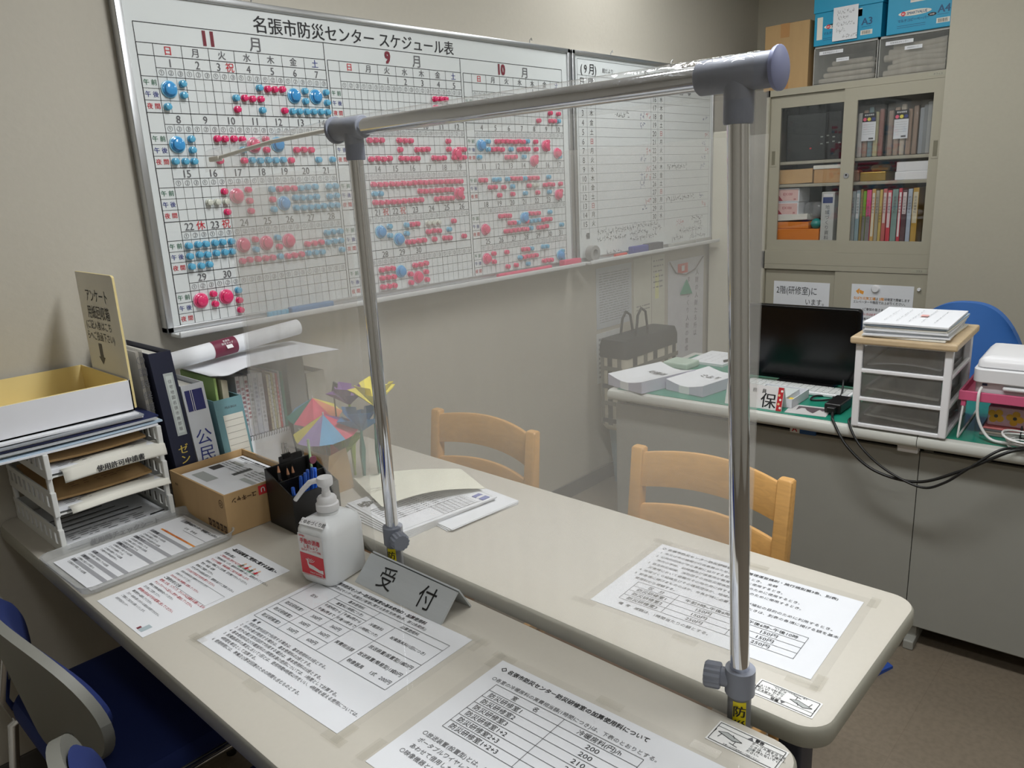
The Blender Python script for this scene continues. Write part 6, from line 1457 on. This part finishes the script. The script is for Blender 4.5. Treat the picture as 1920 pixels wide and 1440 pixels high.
for k, (q, mm) in enumerate((('・体調の悪い方は必ずマスクを着用してください', red), ('・入り口消毒で手指消毒をお願いします', ink), ('・ご一家での間隔をあけてお座りください', ink), ('・水分補給をこまめにお取りください', ink), ('・大声での会話はお控えください', red), ('・検温にご協力ください', ink), ('・貴重品は各自で管理してください', ink))): m.text(q, P(.012, .716-.0235*k), lu, Z, .0138, mm, 'L', .01, .82)
no = m.build('event_notice', None, loc=(CX+.003, 1.23, .65)); tag(no, 'printed notice with an orange arrow on the lower cabinet door', 'notice')
for lab, y, z in (('white round magnet holding the notice with the orange arrow', 1.262, .848), ('small pale magnet beside the notice with the orange arrow', 1.062, .855)):
    m = MB(white_p); r_ = .020 if y > 1.2 else .009; m.lathe([(r_, 0), (r_, -.006), (r_*.75, -.012)], (CX+.0024 if y > 1.2 else CX+.0036, y, z), 'X', 20); o = m.build('round_magnet', None, loc=(CX, y, z), smooth=40); tag(o, lab, 'magnet')

# things inside the glazed cabinet
CF = CX+.062
def cbox(name, label, cat, y1, y0, z0, z1, d, mm, e=.003, x=CF):
    m = MB(mm); m.rbox((x, y0, z0), (x+d, y1, z1), e); return m
def put(m, name, label, cat, y, z, group=None, **k):
    o = m.build(name, None, loc=(CF, y, z), **k); tag(o, label, cat, group); return o
SH1, SH2, BTM = 1.4884, 1.3724, 1.0744
m = cbox('', '', '', 1.78, 1.50, SH1, 1.72, .24, mat('projector_black', (24,26,26), .35, noise=.05)); 
for k in range(7): m.box((CF-.002, 1.60-.03*(k % 4), 1.565+.03*(k//4)+.004*(k % 3)), (CF, 1.588-.03*(k % 4), 1.571+.03*(k//4)+.004*(k % 3)), mat('port_silver', (150,158,150), .3, .5))
m.box((CF-.002, 1.645, 1.545), (CF, 1.655, 1.552), red); put(m, 'projector', 'black equipment case on the top shelf behind the glass', 'equipment', 1.64, SH1)
m = MB(kraft); curled(m, CF, CF+.22, 1.634, 1.838, SH2+.001, .072, .004, seed=3); put(m, 'paper_packet', 'brown paper wrapped packet on the middle shelf behind the glass', 'packet', 1.73, SH2)
m = cbox('', '', '', 1.626, 1.482, SH2, 1.442, .2, mat('brown_card', (190,150,104), .8)); m.rbox((CF-.004, 1.478, 1.442), (CF+.205, 1.630, 1.462), .003, paper2); put(m, 'lidded_box', 'brown card box with a white lid on the middle shelf', 'box', 1.55, SH2)
m = MB(mat('gold_tray', (170,140,60), .3, .5)); m.rbox((CF, 1.272, SH2), (CF+.16, 1.394, SH2+.045), .004); m.rbox((CF+.03, 1.262, SH2+.045), (CF+.18, 1.358, SH2+.078), .02, mat('gold_wrap', (140,108,58), .35, .3)); put(m, 'gold_packet', 'gold wrapped packet on the middle shelf behind the right hand glass', 'packet', 1.33, SH2)
m = MB(mat('brown_bottle_pack', (130,90,64), .4)); m.rbox((CF, 1.398, SH2), (CF+.06, 1.44, 1.43), .01); put(m, 'brown_packet', 'small brown packet half hidden by the door stile', 'packet', 1.42, SH2)
m = cbox('', '', '', 1.230, 1.08, SH2, 1.412, .2, white_p); m.rbox((CF+.002, 1.08, 1.412), (CF+.2, 1.226, 1.458), .003); put(m, 'white_case', 'white two-part case on the middle shelf behind the right hand glass', 'case', 1.15, SH2)
exm = mat('box_pale_pink', (228,190,184), .5, noise=.02); exr = mat('box_crimson', (170,40,60), .5, noise=0)
for lab, z0, z1, dy in (('pink and white small carton reading EX100, the upper of two', 1.2795, 1.3505, .002), ('pink and white small carton reading EX100, the lower of two', 1.2085, 1.2785, 0)):
    m = MB(paper); m.rbox((CF, 1.700-dy, z0), (CF+.14, 1.828-dy, z1), .002); P = lambda u, z, d=.0006: V((CF-d, 1.828-dy-u, z))
    m.quad(P(.006, z0+.007), P(.122, z0+.007), P(.122, z1-.006), P(.006, z1-.006), exm); m.add([P(.006, z0+.007, .001), P(.040, z0+.007, .001), P(.006, z1-.024, .001)], [(0,1,2)], exr); m.text('L', P(.014, z0+.014, .0014), lu, Z, .016, lm, bold=.03); m.text('EX100', P(.066, (z0+z1)/2+.006, .001), lu, Z, .019, exr); m.text('20', P(.104, z0+.015, .001), lu, Z, .013, exr, bold=.02)
    put(m, 'small_carton', lab, 'carton', 1.76, z0, 'EX100 cartons')
m = MB(paper2); curled(m, CF-.002, CF+.2, 1.65, 1.842, 1.1758, .030, .012, seed=7); put(m, 'white_cloth', 'folded white cloth under the two pink cartons', 'cloth', 1.75, 1.176, smooth=60)
m = MB(mat('orange_box', (226,130,40), .5, noise=.03)); m.rbox((CF, 1.642, 1.1395), (CF+.2, 1.826, 1.175), .003); put(m, 'orange_box', 'orange flat box between the white cloth and another orange box', 'box', 1.73, 1.139, 'orange boxes')
m = MB(mat('orange_box', (226,130,40), .5, noise=.03)); m.rbox((CF-.004, 1.584, BTM), (CF+.22, 1.840, 1.1385), .003); put(m, 'orange_box', 'larger orange box at the bottom behind the glass', 'box', 1.71, BTM, 'orange boxes')
m = MB(mat('teal_tape', (20,140,134), .3, noise=.2, scale=60, bump=.5)); m.lathe([(.004, -.028), (.022, -.02), (.028, 0), (.022, .02), (.004, .028)], (CF+.03, 1.612, 1.1645), 'X', 16); put(m, 'tinsel_ball', 'teal tinsel ball beside the orange boxes', 'tinsel', 1.61, 1.165, smooth=60)
m = MB(film_mat('plastic_bag', .35, (210,212,214), .1, .1)); m.rbox((CF+.03, 1.588, 1.195), (CF+.16, 1.69, 1.275), .025); put(m, 'plastic_bag', 'clear plastic bag behind the teal tinsel ball', 'bag', 1.64, 1.195, smooth=60)
m = MB(mat('binder_pale', (196,198,194), .5)); m.rbox((CF, 1.512, BTM), (CF+.2, 1.579, 1.327), .003); P = lambda u, z, d=.0006: V((CF-d, 1.579-u, z)); m.quad(P(.008, 1.27), P(.058, 1.27), P(.058, 1.3), P(.008, 1.3), mat('navy_block2', (44,64,120), noise=0)); m.quad(P(.010, 1.302), P(.058, 1.302), P(.058, 1.316), P(.010, 1.316), lm)
for k, ch in enumerate('地域づくり資料'): m.text(ch, P(.033, 1.25-.026*k), lu, Z, .024, ink2)
put(m, 'file_binder', 'pale file binder with a blue block beside the orange boxes', 'binder', 1.54, BTM)
# clear brush packs on the top shelf
for j, (lab, y1, y0, cols) in enumerate((('clear pack of mixed paper rolls with a hang tag, beside the door stile', 1.425, 1.300, ((228,226,222), (180,150,130), (120,160,170), (200,196,150), (150,90,80))), ('clear pack of brown paper rolls with a hang tag, second from the stile', 1.284, 1.145, ((170,146,128), (190,164,142), (214,200,180), (180,150,130), (160,136,120))), ('clear pack half hidden at the cabinet side', 1.140, 1.06, ((160,168,176), (140,146,150), (176,180,180), (120,126,130), (150,152,150))))):
    t = thing('brush_pack', lab, 'pack', (CF+.05, (y0+y1)/2, SH1), 'clear packs on the top shelf')
    for k, c in enumerate(cols):
        yy = y1 - (y1-y0)*(k+.5)/5; m = MB(mat('roll %d %d %d' % c, c, .6)); m.rbox((CF+.012, yy-.011, SH1+.001), (CF+.03, yy+.011, 1.70+.012*(k % 3)), .006); m.build('roll', t)
    m = MB(film_mat('pack_plastic', .22, (206,204,200), .08, .08)); m.rbox((CF, y0, SH1), (CF+.045, y1, 1.732), .006); m.build('sleeve', t, smooth=40)
    if j < 2:
        yc = (y0+y1)/2 + .004; P = lambda u, z, d=.0006: V((CF-.001-d, yc+.032-u, z)); m = MB(paper); m.quad(P(0, 1.566, 0), P(.064, 1.566, 0), P(.064, 1.697, 0), P(0, 1.697, 0)); m.quad(P(0, 1.655), P(.064, 1.655), P(.064, 1.697), P(0, 1.697), ink)
        m.text('書道用筆巻', P(.032, 1.687, .001), lu, Z, .009, lm, bold=.02)
        for k, c in enumerate((pk, yl, blue)): m.add([P(.012+.02*k+.0085*math.cos(a), 1.667+.0085*math.sin(a), .001) for a in [2*PI*i/12 for i in range(12)]], [tuple(range(12))], c)
        for k in range(5): m.line(P(.006, 1.642-.011*k), P(.058, 1.642-.011*k), (-1,0,0), .0008, ink3)
        m.quad(P(.034, 1.572), P(.056, 1.572), P(.056, 1.58), P(.034, 1.58), ink2); m.build('hang_tag', t)
files = [((176,186,188), None, 1.430, 1.408, 'pale grey file at the door stile'), ((150,176,184), (220,222,222), 1.405, 1.386, 'pale blue file with a white label beside the pale grey file'), ((150,128,70), None, 1.383, 1.372, 'olive brown file beside the pale blue one'), ((120,170,40), None, 1.370, 1.356, 'lime green topped grey file'), ((220,80,130), None, 1.354, 1.332, 'pink topped grey file'), ((206,160,84), (224,216,196), 1.329, 1.312, 'mustard file with a short white label'), ((168,160,140), None, 1.310, 1.294, 'beige grey file beside the mustard file'),
         ((204,176,92), None, 1.292, 1.279, 'yellow file with dark writing down its spine'), ((196,100,96), (222,206,200), 1.276, 1.258, 'dusty red file with a pale label'), ((214,70,84), (230,214,214), 1.255, 1.236, 'bright red file with a long white label'), ((128,156,150), None, 1.233, 1.207, 'sage green wide file'), ((206,56,76), (236,230,230), 1.204, 1.189, 'crimson file with a white spine sheet'), ((92,64,70), (220,216,214), 1.187, 1.165, 'dark plum file with a white label'), ((178,190,206), None, 1.162, 1.143, 'pale blue grey file near the cabinet side'), ((190,150,60), (214,204,176), 1.140, 1.114, 'ochre file with a long label at the row end')]
for i, (c, lc, y1, y0, lab) in enumerate(files):
    top = 1.330 + .004*((i*7) % 3-1); P = lambda u, z, d=.0006: V((CF-d, y1-u, z)); w_ = y1-y0
    t = thing('document_file', lab, 'file', (CF, (y0+y1)/2, BTM), 'files behind the right hand glass')
    m = MB(mat('file %d %d %d' % c, c, .55, noise=.03)); m.rbox((CF, y0, BTM), (CF+.22, y1, top), .002)
    if i in (3, 4): m.box((CF-.001, y0+.001, BTM), (CF, y1-.001, 1.20), mat('file_grey_base', (128,126,124), .6))
    for k in range(6): m.text('防災訓練資料'[k], P(w_/2, (1.245 if i in (3, 4, 7) else 1.29)-.014*k, .0012), lu, Z, min(.013, w_*.7), ink2)
    m.build('cover', t)
    if lc: m = MB(mat('file label %d' % lc[2], lc, .6)); m.box((CF-.0008, y0+.003, 1.30-.022*(4+i % 6)), (CF-.0001, y1-.003, 1.315)); m.build('spine_label', t)

# boxes on top of the cabinets
TZ2 = 1.8486
t = thing('cardboard_carton', 'brown cardboard carton on the cabinet top, next to the wall corner', 'box', (4.20, 1.785, TZ2))
m = MB(cb); m.rbox((4.085, 1.672, TZ2), (4.36, 1.905, 2.166), .003); m.build('carton', t)
m = MB(mat('packing_tape', (178,132,82), .35)); m.box((4.0845, 1.775, 2.10), (4.0852, 1.822, 2.166)); m.box((4.085, 1.775, 2.1655), (4.36, 1.822, 2.1668)); m.box((4.0845, 1.772, TZ2), (4.0852, 1.812, 1.905)); m.build('packing_tape', t)
cdr = film_mat('clear_drawer_front', .26, (188,190,188), .06, .05); cloth = mat('grey_cloth_roll', (212,204,190), .9, noise=.1, scale=30, bump=.3)
for i, (lab, y0, y1) in enumerate((('clear plastic drawer box of folded cloth, beside the brown carton', 1.336, 1.640), ('clear plastic drawer box of rolled cloth, beside the cabinet side', 1.030, 1.330))):
    t = thing('clear_drawer_box', lab, 'drawer box', (4.2, (y0+y1)/2, TZ2), 'clear drawer boxes on the cabinet')
    m = MB(mat('drawer_box_grey', (176,176,172), .4)); m.box((4.075, y0, TZ2), (4.42, y1, TZ2+.004)); m.box((4.075, y0, 2.020), (4.42, y1, 2.030)); m.box((4.075, y0, TZ2), (4.42, y0+.004, 2.03)); m.box((4.075, y1-.004, TZ2), (4.42, y1, 2.03)); m.box((4.41, y0, TZ2), (4.42, y1, 2.03)); m.build('case', t)
    m = MB(cdr); m.rbox((4.066, y0+.006, TZ2+.006), (4.0705, y1-.006, 2.016), .001); dr = m.build('drawer_front', t)
    for u, z, L in ((.03, 1.995, .115), (.115, 1.955, .06)) if i == 0 else ((.03, 1.995, .12), (.115, 1.965, .075)):
        m = MB(paper); m.box((4.0648, y1-u-L, z-.008), (4.0658, y1-u, z+.008)); m.text('名張市防災センター', (4.0644, y1-u-L/2, z), lu, Z, .009 if L > .1 else .006, ink2); m.build('name_tape', dr)
    for k in range(4 if i == 0 else 6):
        m = MB(cloth); z = TZ2+.018+.026*k if i == 0 else TZ2+.020+.023*k; yy0, yy1 = y0+.018+(.0 if i else .012*(k % 2)), y1-.018-(.02*k if i == 0 else .02*(k % 3))
        if i == 0: m.rbox((4.09+.01*(k % 2), yy0, z-.012), (4.36, yy1, z+.012), .010)
        else: m.tube([(4.11, yy0, z), (4.10, (yy0+yy1)/2, z+.010*math.sin(k)), (4.11, yy1, z-.004)], .016, n=10); m.tube([(4.16, yy0, z), (4.16, yy1, z)], .018, n=8)
        m.build('folded_cloth', dr, smooth=60)
ca = mat('paper_box_blue', (20,150,190), .45, noise=.02); cad = mat('paper_box_dark', (20,80,120), .5, noise=0); bad = mat('badge_red', (206,50,60), noise=0)
def paper_box(label, y0, y1, size, full):
    t = thing('copy_paper_box', label, 'paper box', (4.2, (y0+y1)/2, 2.0305), 'blue copy paper boxes')
    m = MB(ca); m.rbox((4.062, y0+.004, 2.0305), (4.40, y1-.004, 2.215), .002); P = lambda u, z, d=.0006: V((4.062-d, y1-u, z)); W = y1-y0
    uo = .105 if full else 0
    if full: m.quad(P(.018, 2.058), P(.045, 2.058), P(.045, 2.160), P(.018, 2.160), paper2); m.quad(P(.048, 2.118), P(.24, 2.118), P(.24, 2.166), P(.048, 2.166), ca); m.quad(P(.19, 2.135), P(.23, 2.135), P(.23, 2.17), P(.19, 2.17), paper2)
    else:
        m.quad(P(.10, 2.155), P(.26, 2.155), P(.26, 2.186), P(.10, 2.186), paper2)
        for k in range(3): m.line(P(.10, 2.163+.008*k, .001), P(.26, 2.163+.008*k, .001), (-1,0,0), .0008, ink2)
    m.add([P(.050+(.10 if not full else .145)*(.5-.5*math.cos(a) if False else 0)+(.0), 0)]*0 or [P(.052+.07*(1+math.cos(a)), 2.112+.0125*math.sin(a)) for a in [2*PI*i/20 for i in range(20)]], [tuple(range(20))], paper2)
    m.add([P(.073+.010*math.cos(a), 2.112+.010*math.sin(a), .001) for a in [2*PI*i/14 for i in range(14)]], [tuple(range(14))], bad); m.text('JO', P(.073, 2.112, .0014), lu, Z, .010, lm, bold=.03)
    m.text('SMARTVALUE', P(.131, 2.112, .001), lu, Z, .0165, cad, bold=.02, sx=.85); m.text('マルチコピーペーパー', P(.118, 2.083), lu, Z, .015, cad, bold=.02, sx=.9)
    for k in range(2): m.line(P(.05, 2.062-.008*k), P(.17, 2.062-.008*k), (-1,0,0), .0016, cad)
    if not full: m.add([P(.195+.018*math.cos(a), 2.092+.0075*math.sin(a), .0008) for a in [2*PI*i/16 for i in range(16)]], [tuple(range(16))], ink); m.text('500枚', P(.195, 2.092, .0012), lu, Z, .008, lm)
    au = .255 if full else .243
    m.text(size, P(au, 2.110), lu, Z, .044, cad, bold=.02); m.line(P(au-.025, 2.086), P(au+.02, 2.086), (-1,0,0), .0016, cad); m.quad(P(au-.028, 2.05), P(au+.026, 2.05), P(au+.026, 2.071), P(au-.028, 2.071), paper2)
    for k in range(12): m.line(P(au-.02+.0034*k, 2.053), P(au-.02+.0034*k, 2.068), (-1,0,0), .0012 if k % 3 else .002, ink)
    m.build('box_body', t)
    m = MB(ca); m.rbox((4.056, y0, 2.180 if full else 2.200), (4.404, y1, 2.262), .002); m.build('lid', t)
    return t
paper_box('blue copy paper box marked A3 with a white note stuck on it', 1.320, 1.644, 'A3', True)
paper_box('blue copy paper box marked A4 beside the A3 one', 1.020, 1.304, 'A4', False)
m = MB(paper); m.box((4.0528, 1.430, 2.040), (4.0538, 1.546, 2.190)); 
for k, n in enumerate((6, 4, 6, 3, 5)): scrib(m, (4.0524, 1.530-.012*(k == 4)-.02*(k == 4), 2.165-.027*k), lu, Z, n, .014, ink2, (-1,0,0), 61+k)
o = m.build('stuck_note', None, loc=(4.053, 1.49, 2.11)); tag(o, 'white handwritten note stuck to the A3 paper box', 'note')
# blue scrap on the floor
m = MB(mat('blue_scrap', (40,80,170), .5)); m.add([(2.12, .60, .0), (2.20, .575, .0), (2.185, .555, .0), (2.11, .58, .0), (2.12, .60, .012), (2.20, .575, .006), (2.185, .555, .008), (2.11, .58, .014)], [(3,2,1,0),(4,5,6,7),(0,1,5,4),(1,2,6,5),(2,3,7,6),(3,0,4,7)])
o = m.build('blue_scrap', None, loc=(2.15, .578, 0)); tag(o, 'small blue plastic piece lying on the floor by the desk', 'scrap')
